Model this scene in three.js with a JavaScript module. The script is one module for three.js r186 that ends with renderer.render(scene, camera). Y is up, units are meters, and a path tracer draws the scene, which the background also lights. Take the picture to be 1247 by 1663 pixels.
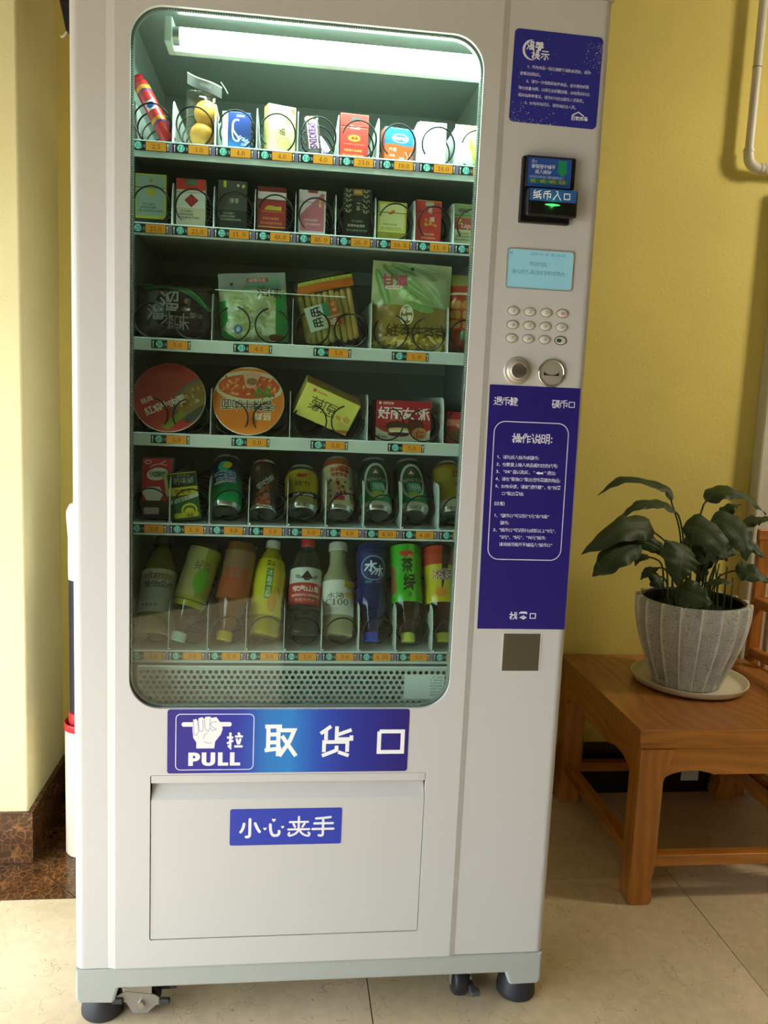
import * as THREE from 'three';
import { RoundedBoxGeometry } from 'three/addons/geometries/RoundedBoxGeometry.js';
import { mergeGeometries, mergeVertices, toCreasedNormals } from 'three/addons/utils/BufferGeometryUtils.js';
import { RectAreaLightUniformsLib } from 'three/addons/lights/RectAreaLightUniformsLib.js';

// ---------------------------------------------------------------- camera, sky, sun, exposure
const scene = new THREE.Scene();
const camera = new THREE.PerspectiveCamera(63.45, 1247 / 1663, 0.05, 60);
camera.rotation.order = 'YXZ';
camera.position.set(0.3704, 1.2484, 1.4981);
camera.rotation.set(-0.1355, -0.12221, 0.04351);

const renderer = new THREE.WebGLRenderer({ antialias: true });
renderer.toneMapping = THREE.LinearToneMapping;
renderer.toneMappingExposure = 1.05;
renderer.shadowMap.enabled = true;
RectAreaLightUniformsLib.init();

scene.background = new THREE.Color(6.2, 6.85, 7.6);           // hazy bright sky, seen through the open shop front on the left
const TUBE_GLOW = 14, TUBE_LIGHT = 98, WALL_LAMP = 58;                            // fluorescent tube inside the machine
const sun = new THREE.DirectionalLight(new THREE.Color(1, 0.96, 0.9), 7);   // low sun that falls through the same opening onto the floor
sun.position.set(-7.5, 7.5, -6);
sun.target.position.set(0, 0, 0);
sun.castShadow = true;
Object.assign(sun.shadow.camera, { left: -6, right: 6, top: 6, bottom: -6, far: 30 });
sun.shadow.mapSize.set(2048, 2048);
scene.add(sun, sun.target);

// ---------------------------------------------------------------- helpers
let seed = 7;
const rnd = () => { seed = (seed * 1664525 + 1013904223) >>> 0; return seed / 4294967296; };
const names = new Map();
function numbered(name) { const n = names.get(name) ?? 0; names.set(name, n + 1); return n ? `${name}_${String(n).padStart(3, '0')}` : name; }
function tag(o, label, category, group, kind) { Object.assign(o.userData, label && { label }, category && { category }, group && { group }, kind && { kind }); return o; }
function thing(name, label, category, [x, y, z] = [0, 0, 0], turn = 0, group) {
  const o = new THREE.Group(); o.name = numbered(name); o.position.set(x, y, z); o.rotation.y = turn; scene.add(o);
  return tag(o, label, category, group);
}
const merged = (g) => (Array.isArray(g) ? mergeGeometries(g.map((x) => { const y = x.index ? x.toNonIndexed() : x.clone(); for (const k of Object.keys(y.attributes)) if (!['position', 'normal', 'uv'].includes(k)) y.deleteAttribute(k); y.clearGroups(); return y; })) : g);
function part(name, geo, mat, parent, label) {
  const m = new THREE.Mesh(merged(geo), mat); m.name = name; m.castShadow = m.receiveShadow = true;
  if (label) m.userData.label = label;
  parent.add(m); return m;
}
function struct(name, geo, mat) { const m = part(name, geo, mat, scene); m.userData.kind = 'structure'; return m; }
const box = (x0, x1, y0, y1, z0, z1) => new THREE.BoxGeometry(x1 - x0, y1 - y0, z1 - z0).translate((x0 + x1) / 2, (y0 + y1) / 2, (z0 + z1) / 2);
const rbox = (x0, x1, y0, y1, z0, z1, r = 0.003, n = 2) => new RoundedBoxGeometry(x1 - x0, y1 - y0, z1 - z0, n, r).translate((x0 + x1) / 2, (y0 + y1) / 2, (z0 + z1) / 2);
const poly = (pts) => new THREE.Shape(pts.map(([x, y]) => new THREE.Vector2(x, y)));
function prismY(pts, y0, y1) { return new THREE.ExtrudeGeometry(poly(pts.map(([x, z]) => [x, -z])), { depth: y1 - y0, bevelEnabled: false }).rotateX(-Math.PI / 2).translate(0, y0, 0); }
const arc = (cx, cy, r, a0, a1, n = 6) => Array.from({ length: n + 1 }, (_, i) => { const a = a0 + ((a1 - a0) * i) / n; return [cx + r * Math.cos(a), cy + r * Math.sin(a)]; });
const PI = Math.PI;
function roundRect(x0, x1, y0, y1, r, n = 8) {
  return [...arc(x1 - r, y1 - r, r, 0, PI / 2, n), ...arc(x0 + r, y1 - r, r, PI / 2, PI, n), ...arc(x0 + r, y0 + r, r, PI, 1.5 * PI, n), ...arc(x1 - r, y0 + r, r, 1.5 * PI, 2 * PI, n)];
}
function withHoles(outer, holes, depth, bevel) {
  const s = poly(outer); for (const h of holes) s.holes.push(new THREE.Path(h.map(([x, y]) => new THREE.Vector2(x, y))));
  return new THREE.ExtrudeGeometry(s, bevel ? { depth, bevelEnabled: true, bevelSize: bevel, bevelThickness: bevel, bevelOffset: -bevel, bevelSegments: 2, curveSegments: 4 } : { depth, bevelEnabled: false });
}
// a thin printed plate, face towards +z, the print spread over its width and height
function plate(w, h, r = 0.002, d = 0.0006) {
  const g = withHoles(roundRect(-w / 2, w / 2, -h / 2, h / 2, r, 5), [], d), p = g.attributes.position, uv = g.attributes.uv;
  for (let i = 0; i < p.count; i++) uv.setXY(i, p.getX(i) / w + 0.5, p.getY(i) / h + 0.5);
  return g;
}
function tube(points, r, n = 24, sides = 8, closed = false) { return new THREE.TubeGeometry(new THREE.CatmullRomCurve3(points.map((p) => new THREE.Vector3(...p)), closed), n, r, sides, closed); }
const lathe = (pts, n = 40, start = -PI, len = 2 * PI) => new THREE.LatheGeometry(pts.map(([r, y]) => new THREE.Vector2(r, y)), n, start, len);
// a lathe whose print runs evenly up its height
function latheUV(g) { const q = g.attributes.position, uv = g.attributes.uv; let lo = 1e9, hi = -1e9; for (let i = 0; i < q.count; i++) { lo = Math.min(lo, q.getY(i)); hi = Math.max(hi, q.getY(i)); } for (let i = 0; i < q.count; i++) uv.setY(i, (q.getY(i) - lo) / (hi - lo)); return g; }
const rod = (a, b, r, n = 10) => { const A = new THREE.Vector3(...a), B = new THREE.Vector3(...b), d = B.clone().sub(A); return new THREE.CylinderGeometry(r, r, d.length(), n).applyQuaternion(new THREE.Quaternion().setFromUnitVectors(new THREE.Vector3(0, 1, 0), d.normalize())).translate((A.x + B.x) / 2, (A.y + B.y) / 2, (A.z + B.z) / 2); };
// uv in metres by the way each face points; the grain runs along the axis given
function metreUV(g0, along = 'x', size = 1, shift = [0, 0]) {
  const g = g0.index ? g0.toNonIndexed() : g0, p = g.attributes.position, n = g.attributes.normal, uv = new Float32Array(p.count * 2);
  for (let i = 0; i < p.count; i++) {
    const P = { x: p.getX(i), y: p.getY(i), z: p.getZ(i) }, N = { x: Math.abs(n.getX(i)), y: Math.abs(n.getY(i)), z: Math.abs(n.getZ(i)) };
    const drop = N.x >= N.y && N.x >= N.z ? 'x' : N.y >= N.z ? 'y' : 'z', rest = ['x', 'y', 'z'].filter((k) => k !== drop);
    let [u, v] = rest; if (rest[1] === along) [u, v] = [rest[1], rest[0]];
    uv[i * 2] = P[u] / size + shift[0]; uv[i * 2 + 1] = P[v] / size + shift[1];
  }
  g.setAttribute('uv', new THREE.BufferAttribute(uv, 2)); return g;
}
// ---------------------------------------------------------------- textures
const perm = (x, y, s) => { let h = Math.imul(x, 374761393) ^ Math.imul(y, 668265263) ^ Math.imul(s, 2246822519); h = Math.imul(h ^ (h >>> 13), 1274126177); return ((h ^ (h >>> 16)) >>> 0) / 4294967296; };
function vnoise(x, y, per, s) {   // value noise that repeats every PER cells
  const xi = Math.floor(x), yi = Math.floor(y), fx = x - xi, fy = y - yi, m = (a) => ((a % per) + per) % per;
  const u = fx * fx * (3 - 2 * fx), v = fy * fy * (3 - 2 * fy), a = perm(m(xi), m(yi), s), b = perm(m(xi + 1), m(yi), s), c = perm(m(xi), m(yi + 1), s), d = perm(m(xi + 1), m(yi + 1), s);
  return a + (b - a) * u + (c - a) * v + (a - b - c + d) * u * v;
}
function fbm(u, v, per, oct, s) { let t = 0, a = 0.5, n = 0; for (let i = 0; i < oct; i++, a /= 2, per *= 2) { t += a * vnoise(u * per, v * per, per, s + i); n += a; } return t / n; }
// distance to the border between the cells of a jittered grid, and the cell's own random number
function cellEdge(u, v, cells, s) {
  const site = (i, j) => { const a = ((i % cells) + cells) % cells, b = ((j % cells) + cells) % cells; return [i + perm(a, b, s), j + perm(a, b, s + 1), perm(a, b, s + 2)]; };
  const x = u * cells + 0.5 * (vnoise(u * cells * 2, v * cells * 2, cells * 2, s + 5) - 0.5), y = v * cells + 0.5 * (vnoise(u * cells * 2, v * cells * 2, cells * 2, s + 6) - 0.5), i0 = Math.floor(x), j0 = Math.floor(y); let d1 = 9, d2 = 9, own = 0;
  for (let i = i0 - 2; i <= i0 + 2; i++) for (let j = j0 - 2; j <= j0 + 2; j++) { const [sx, sy, r] = site(i, j), d = Math.hypot(sx - x, sy - y); if (d < d1) { d2 = d1; d1 = d; own = r; } else if (d < d2) d2 = d; }
  return [d2 - d1, own];
}
function canvas(w, h, draw) { const c = document.createElement('canvas'); c.width = w; c.height = h; draw(c.getContext('2d'), w, h); return c; }
function texture(c, srgb = true, repeat) {
  const t = new THREE.CanvasTexture(c); t.colorSpace = srgb ? THREE.SRGBColorSpace : THREE.NoColorSpace; t.anisotropy = 8;
  if (repeat) { t.wrapS = t.wrapT = THREE.RepeatWrapping; t.repeat.set(repeat, repeat); }
  return t;
}
function field(w, h, f) {   // canvas from a function of (u, v) that returns [r, g, b] in 0..255 or one grey value
  return canvas(w, h, (g) => { const im = g.createImageData(w, h); for (let y = 0, i = 0; y < h; y++) for (let x = 0; x < w; x++, i += 4) { const c = f(x / w, y / h); if (c.length) { im.data[i] = c[0]; im.data[i + 1] = c[1]; im.data[i + 2] = c[2]; } else im.data[i] = im.data[i + 1] = im.data[i + 2] = c; im.data[i + 3] = 255; } g.putImageData(im, 0, 0); });
}
const std = (color, roughness = 0.5, metalness = 0, more = {}) => new THREE.MeshStandardMaterial({ color, roughness, metalness, ...more });
const phy = (o) => new THREE.MeshPhysicalMaterial(o);
function print(w, h, draw, more = {}) { return phy({ map: texture(canvas(w, h, draw)), roughness: 0.42, ...more }); }
const fill = (g, c, x, y, w, h) => { g.fillStyle = c; g.fillRect(x, y, w, h); };
function blob(g, c, pts) { g.fillStyle = c; g.beginPath(); pts.forEach(([x, y], i) => g[i ? 'lineTo' : 'moveTo'](x, y)); g.closePath(); g.fill(); }
function disc(g, c, x, y, rx, ry = rx, a = 0) { g.fillStyle = c; g.beginPath(); g.ellipse(x, y, rx, ry, a, 0, 2 * PI); g.fill(); }
function ring(g, c, x, y, rx, ry, w) { g.strokeStyle = c; g.lineWidth = w; g.beginPath(); g.ellipse(x, y, rx, ry, 0, 0, 2 * PI); g.stroke(); }
function rr(g, x, y, w, h, r) { g.beginPath(); g.roundRect(x, y, w, h, r); }
function turned(g, x, y, a, f) { g.save(); g.translate(x, y); g.rotate(a); f(); g.restore(); }
// A small stroke font: every character is a list of strokes on a 16 x 16 grid (two hex digits per point), or a part placed in a box (part:x0y0x1y1).
const STROKES = {};
for (const line of `
囗 00f0ff0f00|口 囗:23dd|日 囗:20df 27d7|目 囗:20df 25d5 2ad a|月 30d0dfaf 303a0f 35d5 3ada|木 05f5 808f 850d 85fd|人 80830f 85ff|入 508096ff 840f|大 05f5 80840f 86ff
小 808f6d 430b c3fb|心 565c7fcfda 270b 7396 c4f9|耳 00f0 303c c0cf 34c4 38c8 0cfb|又 01d1970f 24ff|亻 f008 848f|匕 f42a 303efefa|贝 1b10e0eb 84890f 9bff|化 亻:006f 匕:60ff
取 耳:008f 又:71ff|货 亻:0057 匕:60f7 贝:18ef|扌 05f5 808f3d 0bf8|立 7093 14f4 467c b68c 0efe|拉 扌:006f 立:70ff|夹 03f3 4558 b598 09f9 80890f 89ff|手 d032 16e6 0bfb 818f5d
氵 10d3 05c8 0ff9|皿 2e20d0de 606e a0ae 0efe|温 氵:004f 日:60e6 皿:58ff|馨 0181 4043 1373 157568 1509 a0a284 a0d0d3f3 94e487 94f8 d839 0afa 898c 日:4bbf|是 日:30c6 08f8 888e 8bdb 490f 4bbeff
提 扌:005f 是:60ff|示 20d0 05f5 858f6d 480c b8ed|纟 7015a5 d31ae9 0ffc|氏 e023 232e7b 28f7 82abeffb|纸 纟:006f 氏:60ff|币 d022 1d15e5ecba 828f|艮 10e0e7 14e4 17e7 101e7b e89b 88ff
退 1143 07373c0f 3c6eff 艮:60fb|钅 7007 44d4 18e8 848fec|键 钅:005f 61d1d7 44f4 67d7 5ada a0ad 104116560f 2a6eff|石 01f1 700a 囗:58ef|更 01f1 囗:23db 27d7 81890f 3bff|硬 石:006f 更:70ff
操 扌:005f 囗:81c4 囗:6699 囗:b6f9 木:6aff|乍 4007 24f4 747f 79e9 7ded|作 亻:005f 乍:50ff|讠 3083 07979efb|兑 3053 d0b3 囗:24e9 595c0f a9aeffeb|说 讠:005f 兑:60ff|明 日:017d 月:80ff
戈 06f5 709aeffb d82f b0e2|找 扌:006f 戈:61ff|雨 30d0 0703f3f7 8087 3555 b5d5|令 8008 80f8 68a8 3ada8f 7d9f|零 雨:00f7 令:18ef|单 4051 c0b1 囗:23da 26d6 838f 0dfd|弓 11e1e5 15e5 151aeaefaf
长 d157 08f8 404f9b 88ff|张 弓:006f 长:60ff|尸 11e1e5 15e5 111a0f|古 47f7 a5ab 囗:5bef|居 尸:00ff 古:10ff|中 囗:13ea 808f|甫 03f3 808f 1f16e6ef 19e9 1cec c0e2|铺 钅:006f 甫:70ff|平 10e0 4367 c3a7 09f9 818f
殳 404408 40b0b4f4 18d80f 39ff|投 扌:006f 殳:70ff|少 808a 440a c3f9 e80f|钞 钅:006f 少:70ff|女 6029ef c50f 05f5|如 女:009f 囗:a4fd|无 21d1 06f6 81860f 969efefb|去 12e2 8087 07f7 782eed baff|法 氵:004f 去:50ff
正 01f1 818e 88e8 373e 0efe|常 8083 3052 d0b3 0704f4f7 囗:46b9 2e2bdbde 8a8f|收 222b79 707f a076 84f4 e47f 97ff|青 11f1 14e4 07f7 8087 月:28df|请 讠:005f 青:60ff|换 扌:005f 5014 50b083 囗:64ea 5afa a84f aaff
重 d021 03f3 囗:25da 27d7 818f 1ded 0fff|斤 e022 22290f 28f8 a8af|新 3040 0282 2235 6255 0686 464f 3a0d 5a8d 斤:90ff|元 21d1 06f6 560f a6aeffeb|所 7012 121a0f 147478 1878 斤:90ff|有 04f4 7009 月:46ef
商 8083 03f3 3456 c4a6 1f17e7ef 囗:5aad|品 囗:40b6 囗:086f 囗:98ff|一 07f7|经 纟:006f 71e168 b5f8 89e9 b9be 6efe|出 808e 2127d7d1 090efef9|隹 5007 333f 9092 34f4 38e8 3beb 3fff a4af|售 隹:10f9 囗:3aef
概 木:005f 61a1a6 63a3 66a6 616eac b1f1 b1b6f6 e18f d8dfff|不 11f1 910b 868f a6fc|周 616a3f 61f1ffcf 84d4 a2a7 77d7 囗:8acd|调 讠:005f 周:30ff|或 04f4 囗:1679 0e7c 90a8eefa d76f c0e2|尔 8058 73f3e5 b3bf9d 877c d7fc|你 亻:005f 尔:10ff
谨 讠:005f 62f2 8084 d0d4 囗:74e8 a4ae 7beb 6fff|真 01f1 8083 囗:23da 25d5 27d7 0cfc 4d0f bdff|慎 505f 1409 73a6 真:60ff|先 3006 24e4 8089 09f9 590f a9aeffeb|辶 1143 07373c0f 3c6eff|选 辶:00ff 先:60fb|择 扌:005f 71e168 a4f8 89e9 6ded b8bf
购 贝:007f 9077 83f3fecf b69cdb|买 11e1e4 4466 3688 0afa 838a0f 9bff|勿 4007 24f4efbe 842c c46f|次 1143 0d48 8057 74f4e8 a65f a8ff|生 3007 25f5 808f 29e9 0efe|性 505f 1409 73a6 生:60ff|车 12e2 6127e7 858f 0bfb|交 8083 04f4 5508 b5f8 c80f 48ff
较 车:006f 交:60ff|多 7015 62d20a 907 6 98f8 f80f|自 8062 囗:23df 27d7 2bdb|力 05f5eecf 816f|动 1171 0686 462d8c 力:70ff|几 303a0f 30d0defefb|机 木:007f 几:70ff|物 2007 1474 505f 0b8a 勿:70ff|仓 8008 80f8 57b7bb8b 575ffffc
容 8082 0503f3f5 5528 a5d8 860b 86fb 囗:4adf|量 日:30c4 06f6 囗:38cc 3aca 888f 2ddd 0fff|阝 101f 10e087fb7c|限 阝:005f 艮:60ff|以 212d8a 7397 d0c95f b9ff|免 6016 60c093 囗:24e9 84690f a9aeffeb|引 弓:009f d0df|发 3136f6 90730f 7ada4f 59ff d0e3
器 囗:1065 囗:90e5 囗:1a6f 囗:9aef 07f7 871a 87fa|攵 6008 45f5 d50f 36ff|故 0494 4048 囗:189f 攵:90ff|章 8082 12e2 4356 c3a6 06f6 囗:38cc 3aca 8c8f 0efe|障 阝:005f 章:60ff|在 04f4 7009 464f 79e9 a5ae 6efe|寸 05f5 b0bf6d 48 6b|时 日:026d 寸:70ff
王 01f1 08f8 0efe 818e|见 1a10e0ea 84890f aaaeffeb|现 王:016e 见:70ff|其 03f3 404b c0cb 47c7 0bfb 4c0f bcff|他 亻:005f 67f5fbdb a0ac 737efefb|异 21d1d5 25d5 2128e8 0bfb 580f b8bf|情 505f 1409 73a6 青:60ff|兄 囗:31d7 575f0f a7aeffeb|况 1144 0d48 兄:50ff
及 21c1a6e65f 410f 45ff|与 4047f7feae 43d3 0bbb|前 3053 c0a3 04f4 月:177f b7bc e6efbf|台 7026d6 b2f7 囗:39df|服 月:006f 8f81e1e6b6 88e87f 9aff|务 6004 52c208 43f8 3aebdfaf 890f|员 囗:30c4 贝:16ef|联 耳:007f 8093 e0c3 84f4 79f9 b4b97f b9ff
系 e021 7135a5 b228d8 888f6d 4b1e bbee|疑 10166565 4056 0a7a 4a0f 6bdf a0f0c4 86f6e8 b6be|门 2042 131f 61e1efbe|问 门:00ff 囗:57ac|咨 次:00f8 囗:39df|询 讠:005f 8068 73f3ffce 囗:77cc 7aca|百 11f1 8035 囗:25df 2ada|家 8082 0503f3f5 25e5 851a 768b9f7e 781b 9a1f d7b9 b9ff
驿 117175 2127 27767e4d 0b6a 81e17a 95f9 b8bf 8aea 7cfc|盘 7031 31d1d8a8 3138 06f6 8294 皿:19ef|上 808e 88e8 0efe|俞 8007 80f7 5595 月:178f a7ac e6ecdf|输 车:006f 俞:60ff|相 木:007f 目:70ff|对 又:027e 寸:70ff|应 8082 13f3 131a0f 4769 7599 d6ae 4ede
的 囗:037e 0878 4033 9076 84f4ffcd 97ba|代 亻:005f 65f4 90b9fffb d0f2|号 囗:30c5 07f7 574adadf8f|角 6014 60b084 252b0f 25e5efcf 29e9 2cdc 858f|确 石:007f 角:60ff|认 讠:005f a0a65f a6ff|您 你:10f9 心:1aef|而 874b 1f1bebef 6b6f abaf|需 雨:00f6 08f8 而:00ff
要 01f1 囗:22d7 6167 a1a7 女:08ff|余 8007 80f7 47b7 1aea 878f6d 4b1d bbed|额 4042 05038385 3507 353845 6a 囗:2a7f 81f1 b1a3 9b93e3ea b5b97f bbff|安 8082 0503f3f5 女:05ff|按 扌:005f 安:60ff|钱 钅:006f 75f4 79f8 a0baffeb e97f d0f2
主 6083 14e4 29d9 0efe 848e|注 氵:004f 主:50ff|意 8082 12e2 4355 c3a5 05f5 日:36ca 心:1bef|可 01f1 c1cf9e 囗:157a|识 讠:005f 囗:71e8 8a6f caff|别 囗:1065 2878 787e5d 460f b2bb f0ffdf|禾 d032 06f6 818f 860d 86fd|和 禾:009f 囗:a4fd
七 08f5 707efefa|成 04f4 141a0f 19797e5e a0baffeb e76f d0e2|将 404f 1346 0b49 a066 93e2e279 69f9 d6dfad 8bad|展 11e1e4 14e4 111a0f 4787 6569 a5a9 39f9 6a6f9d 99ff|开 11f1 07f7 41480f b1bf|插 扌:005f e071 64f4 b1bf 7f79 f7ff7f 7cac
欠 4008 34f4e8 860f 88ff|欢 又:017e 欠:70ff|迎 辶:00ff 8062 627a9 8 b2e2ebca b2bd|光 8087 2256 d2b6 07f7 570f a7aeffeb|临 101f 404f 8065 73f3 a5c7 囗:69ff b9bf|再 11f1 2f25d5dfbf 29d9 0bfb 818b|饮 6016 44b4a6 454fab 欠:70ff
料 505f 0787 2145 8165 480d 589b a2c4 a6c8 8bf9 e0ef|旺 日:026d 王:70ff|甘 04f4 303e c0ce 3ece 39c9|源 氵:004f 61f1 616a4f 囗:83e9 86e6 b9bf 8b7e dbfe|子 21d196 969f6f 08f8|好 女:008f 子:70ff|丽 01f1 1f15757f 9f95f5ff 485a c8da|友 04f4 70550f 59d92f 4aff
派 氵:004f e061 616a4f 848f b5e4 b5ff|香 d021 04f4 8188 840a 84fa 日:3acf|辣 4042 0292 2335 7355 0696 0a9a 464f a3f3 囗:95e9 c0cf c97e c9fe|牛 3007 25f5 09f9 808f|肉 1f14e4efcf 80844a 85ba 894f 8ace|面 01f1 8164 囗:14ef 545f a4af 58a8 5bab
红 纟:006f 81e1 b1be 7efe|烧 414a0f 1348 7358 4a8f 82f1 a0b5f5 79f9 a97f c9cefefb|维 纟:006f 隹:60ff|命 8007 80f7 57a7 囗:1a6e 9f9aeaeec e|水 808f6d 1565650d e395 85fd|雪 雨:00f7 29d9df 2cdc 2fdf|碧 王:0076 8091 囗:92e6 94e4 石:17ef
农 0603f3f6 810b 646f9c c5a8 68fe|夫 13e3 07f7 80870f 88ff|山 808d 151eeee5|泉 7042 囗:32c7 34c4 水:18ef|溶 氵:004f 容:50ff|冰 1144 0d48 水:50ff|糖 404f 0787 1133 7153 480c a0a2 62f2 626b4f 85e5e989 b3bd 囗:9bef|梨 d011 0383 404a 430a 448a b1b7 e0e9b8 木:09ff
绿 纟:006f 81e1e5 75e5 68f8 b8bfad 799b 7d9c ca ee|茶 02f2 4045 c0c4 8408 84f8 2aea 898f 4c1f bcef|优 亻:005f 65f5 a0a55f b5beffeb d1f3|酸 0171 囗:046e 2147 4147 0a6a a084f4 d0f4 a68a d6fa b87c e88f 9aff|乳 8012 0326 4256 8264 07765a5f3f 0c9b b0bdfdfa|薯 02f2 4045 c0c5 囗:25d8 6568 a5a8 0bfb 8898 e80f 日:4bcf
愿 11f1 111a0f 8154 囗:54d9 57d7 989b 心:2bff|溜 氵:004f 9062 5268 6288 b0f0f7c7 c098 囗:6aff aaaf 6dfd|梅 木:006f 9067 83f3 757e 75e5efcf 6afa 757eee|苏 02f2 4045 c0c4 07e7eebf 754f 290c d9fb|味 囗:137b a0af 73f3 68f8 b86e b8fe
鲜 4016 44 83 囗:267c 464c 2979 0e8e a0c3 f0d3 84f4 88f8 7dfd c4cf|泡 氵:004f 8056 74f4ea 囗:77ca 777effeb|士 04f4 808e 2ede|功 1171 414b 0c7a 力:70ff|本 04f4 808f 840c 84fc 5bbb|吸 囗:036b 71e1b6f66f 825f 96ff|烟 404b0f 1347 7457 囗:81ff a5d5 b37c bbde|害 8082 0503f3f5 37d7 1aea 858a 囗:3bdf|健 亻:004f 更:60ff|福 1133 0575 750c 464f 71f1 囗:83e7 囗:79ff babf 7cfc|喜 01f1 8084 35c5 囗:36ca 0cfc 囗:4ddf|公 6008 a0f8 742ded abfe|司 11f1ffbf 15c5 囗:199e|禁 木:0078 木:80f8 29d9 0bfb 8b8f 3d2f cdef|场 303c 0474 0e6b 82e287f7dfbf b77d|康 8081 12f2 121a0f 55d5d9 39f9 838f6d 4b6c bb9c|劝 又:017e 力:70ff|阻 阝:005f 717e 71e1ee 75e5 79e9 5efe|止 808e 88e8 363e 0efe|风 111a0f 11d1defefb 45bd b44d|天 12e2 07f7 82860f 88ff|然 3006 2363 630a b08a 83f3 b5fa 2c1f 6c7f abcf dcef|、 2b5f|， 4b6d3f|。 囗:2b5f|！ 717a 7d7e|： 4546 4c4d|学 2143 7083 d1b3 0704f4f7 子:38cf|年 3006 24e4 29e9 0dfd 848f 494d|仁 亻:005f 74e4 6dfd|豆 01f1 囗:24e9 4b6e cbae 0fff|典 2a21d1da 615a a1ba 25d5 0bfb 4c0f bcff|清 氵:004f 青:50ff|浓 氵:004f 农:50ff|能 4016 1676 月:087f f1a3 a0a6f6f4 f8ab a7affffc|用 303a0f 30d0dfaf 35d5 3ada 808f|留 9065 1134 囗:18ef
`.trim().split(/[\n|]/)) STROKES[line[0]] = line.slice(2).replace(/ (?=[0-9a-f]( |$))/g, '');
const hex = (s) => [...s].map((c) => parseInt(c, 16));
function strokesOf(ch, box = [0, 0, 15, 15]) {
  const [x0, y0, x1, y1] = box, out = [], put = (x, y) => [x0 + (x * (x1 - x0)) / 15, y0 + (y * (y1 - y0)) / 15];
  for (const token of (STROKES[ch] ?? STROKES['品']).split(' ')) {
    if (token[1] === ':') {
      const b = hex(token.slice(2)), p = put(b[0], b[1]), q = put(b[2], b[3]);
      out.push(...strokesOf(token[0], [...p, ...q]));
    } else { const n = hex(token), line = []; for (let i = 0; i + 1 < n.length; i += 2) line.push(put(n[i], n[i + 1])); out.push(line); }
  }
  return out;
}
// text in that font (latin letters and digits in the sans font); returns the width written
function write(g, text, x, y, size, { weight = 0.09, color = '#fff', gap = 0.12, stretch = 1, bold = true, measure = false, blunt = false } = {}) {
  let at = x;
  g.strokeStyle = g.fillStyle = color; g.lineCap = blunt ? 'butt' : 'round'; g.lineJoin = blunt ? 'miter' : 'round'; g.miterLimit = 3;
  for (const ch of text) {
    if (ch.charCodeAt(0) < 0x2000) {
      g.font = `${bold ? 'bold ' : ''}${size}px sans-serif`;
      if (!measure) g.fillText(ch, at, y + size * 0.88);
      at += g.measureText(ch).width;
    } else {
      if (!measure && ch !== '　') {
        g.lineWidth = size * weight;
        for (const line of strokesOf(ch)) { g.beginPath(); line.forEach(([u, v], i) => g[i ? 'lineTo' : 'moveTo'](at + ((u + 0.5) / 16) * size * stretch, y + ((v + 0.5) / 16) * size)); g.stroke(); }
      }
      at += size * (stretch + gap);
    }
  }
  return at - x;
}
// ---------------------------------------------------------------- materials of the place
const grainBump = texture(field(256, 256, (u, v) => 110 + 90 * fbm(u, v, 64, 2, 3)), false, 9);
const paint = phy({ color: '#cecdca', roughness: 0.42, bumpMap: grainBump, bumpScale: 0.00012 });
const basePaint = phy({ color: '#b0b5ae', roughness: 0.5, bumpMap: grainBump, bumpScale: 0.00012 });
const liner = std('#a3aea8', 0.55), tray = std('#c6cfc8', 0.4), dividerPaint = std('#d3dad4', 0.4);
const black = std('#0b0b0c', 0.35), darkPlastic = std('#17171a', 0.38), rubber = std('#2e2f33', 0.5), wire = std('#141416', 0.3, 0.3);
const chrome = std('#cfcfca', 0.16, 1), steel = std('#c4bfb2', 0.42, 0.55), brushed = std('#8f8a80', 0.38, 1), dullSteel = std('#a8a49a', 0.5, 0.7);
const white = std('#f2f2ee', 0.4), silverCan = std('#c9ccca', 0.25, 0.95);

// plaster: rolled paint with small trowel nicks
const plasterBump = texture(canvas(1024, 1024, (g, w, h) => {
  g.drawImage(field(w, h, (u, v) => 120 + 26 * fbm(u, v, 40, 3, 11) + 40 * fbm(u, v, 170, 2, 5)), 0, 0);
  for (let i = 0; i < 1700; i++) { const x = rnd() * w, y = rnd() * h, a = rnd() * PI, l = 2 + rnd() * 5; g.strokeStyle = rnd() < 0.5 ? 'rgba(20,20,20,.55)' : 'rgba(235,235,235,.55)'; g.lineWidth = 1 + rnd() * 1.6; g.beginPath(); g.moveTo(x, y); g.quadraticCurveTo(x + l * Math.cos(a), y + l * Math.sin(a), x + l * 1.3 * Math.cos(a + 0.5), y + l * 1.3 * Math.sin(a + 0.5)); g.stroke(); }
}), false, 1);
const plasterTone = (r, g0, b, s) => texture(field(512, 512, (u, v) => { const k = 0.965 + 0.07 * fbm(u, v, 6, 5, s); return [r * k, g0 * k, b * k]; }), true, 1);
const yellowPlaster = std('#ffffff', 0.72, 0, { map: plasterTone(227, 211, 117, 21), bumpMap: plasterBump, bumpScale: 0.0018 });
const litYellowPlaster = std('#ffffff', 0.75, 0, { map: plasterTone(231, 221, 168, 31), bumpMap: plasterBump, bumpScale: 0.0016 });  // same yellow paint, colour made paler to stand for strong daylight on the pillar
const roomPaint = std('#8d8574', 0.8), ceilingPaint = std('#b3afa4', 0.85);
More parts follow.
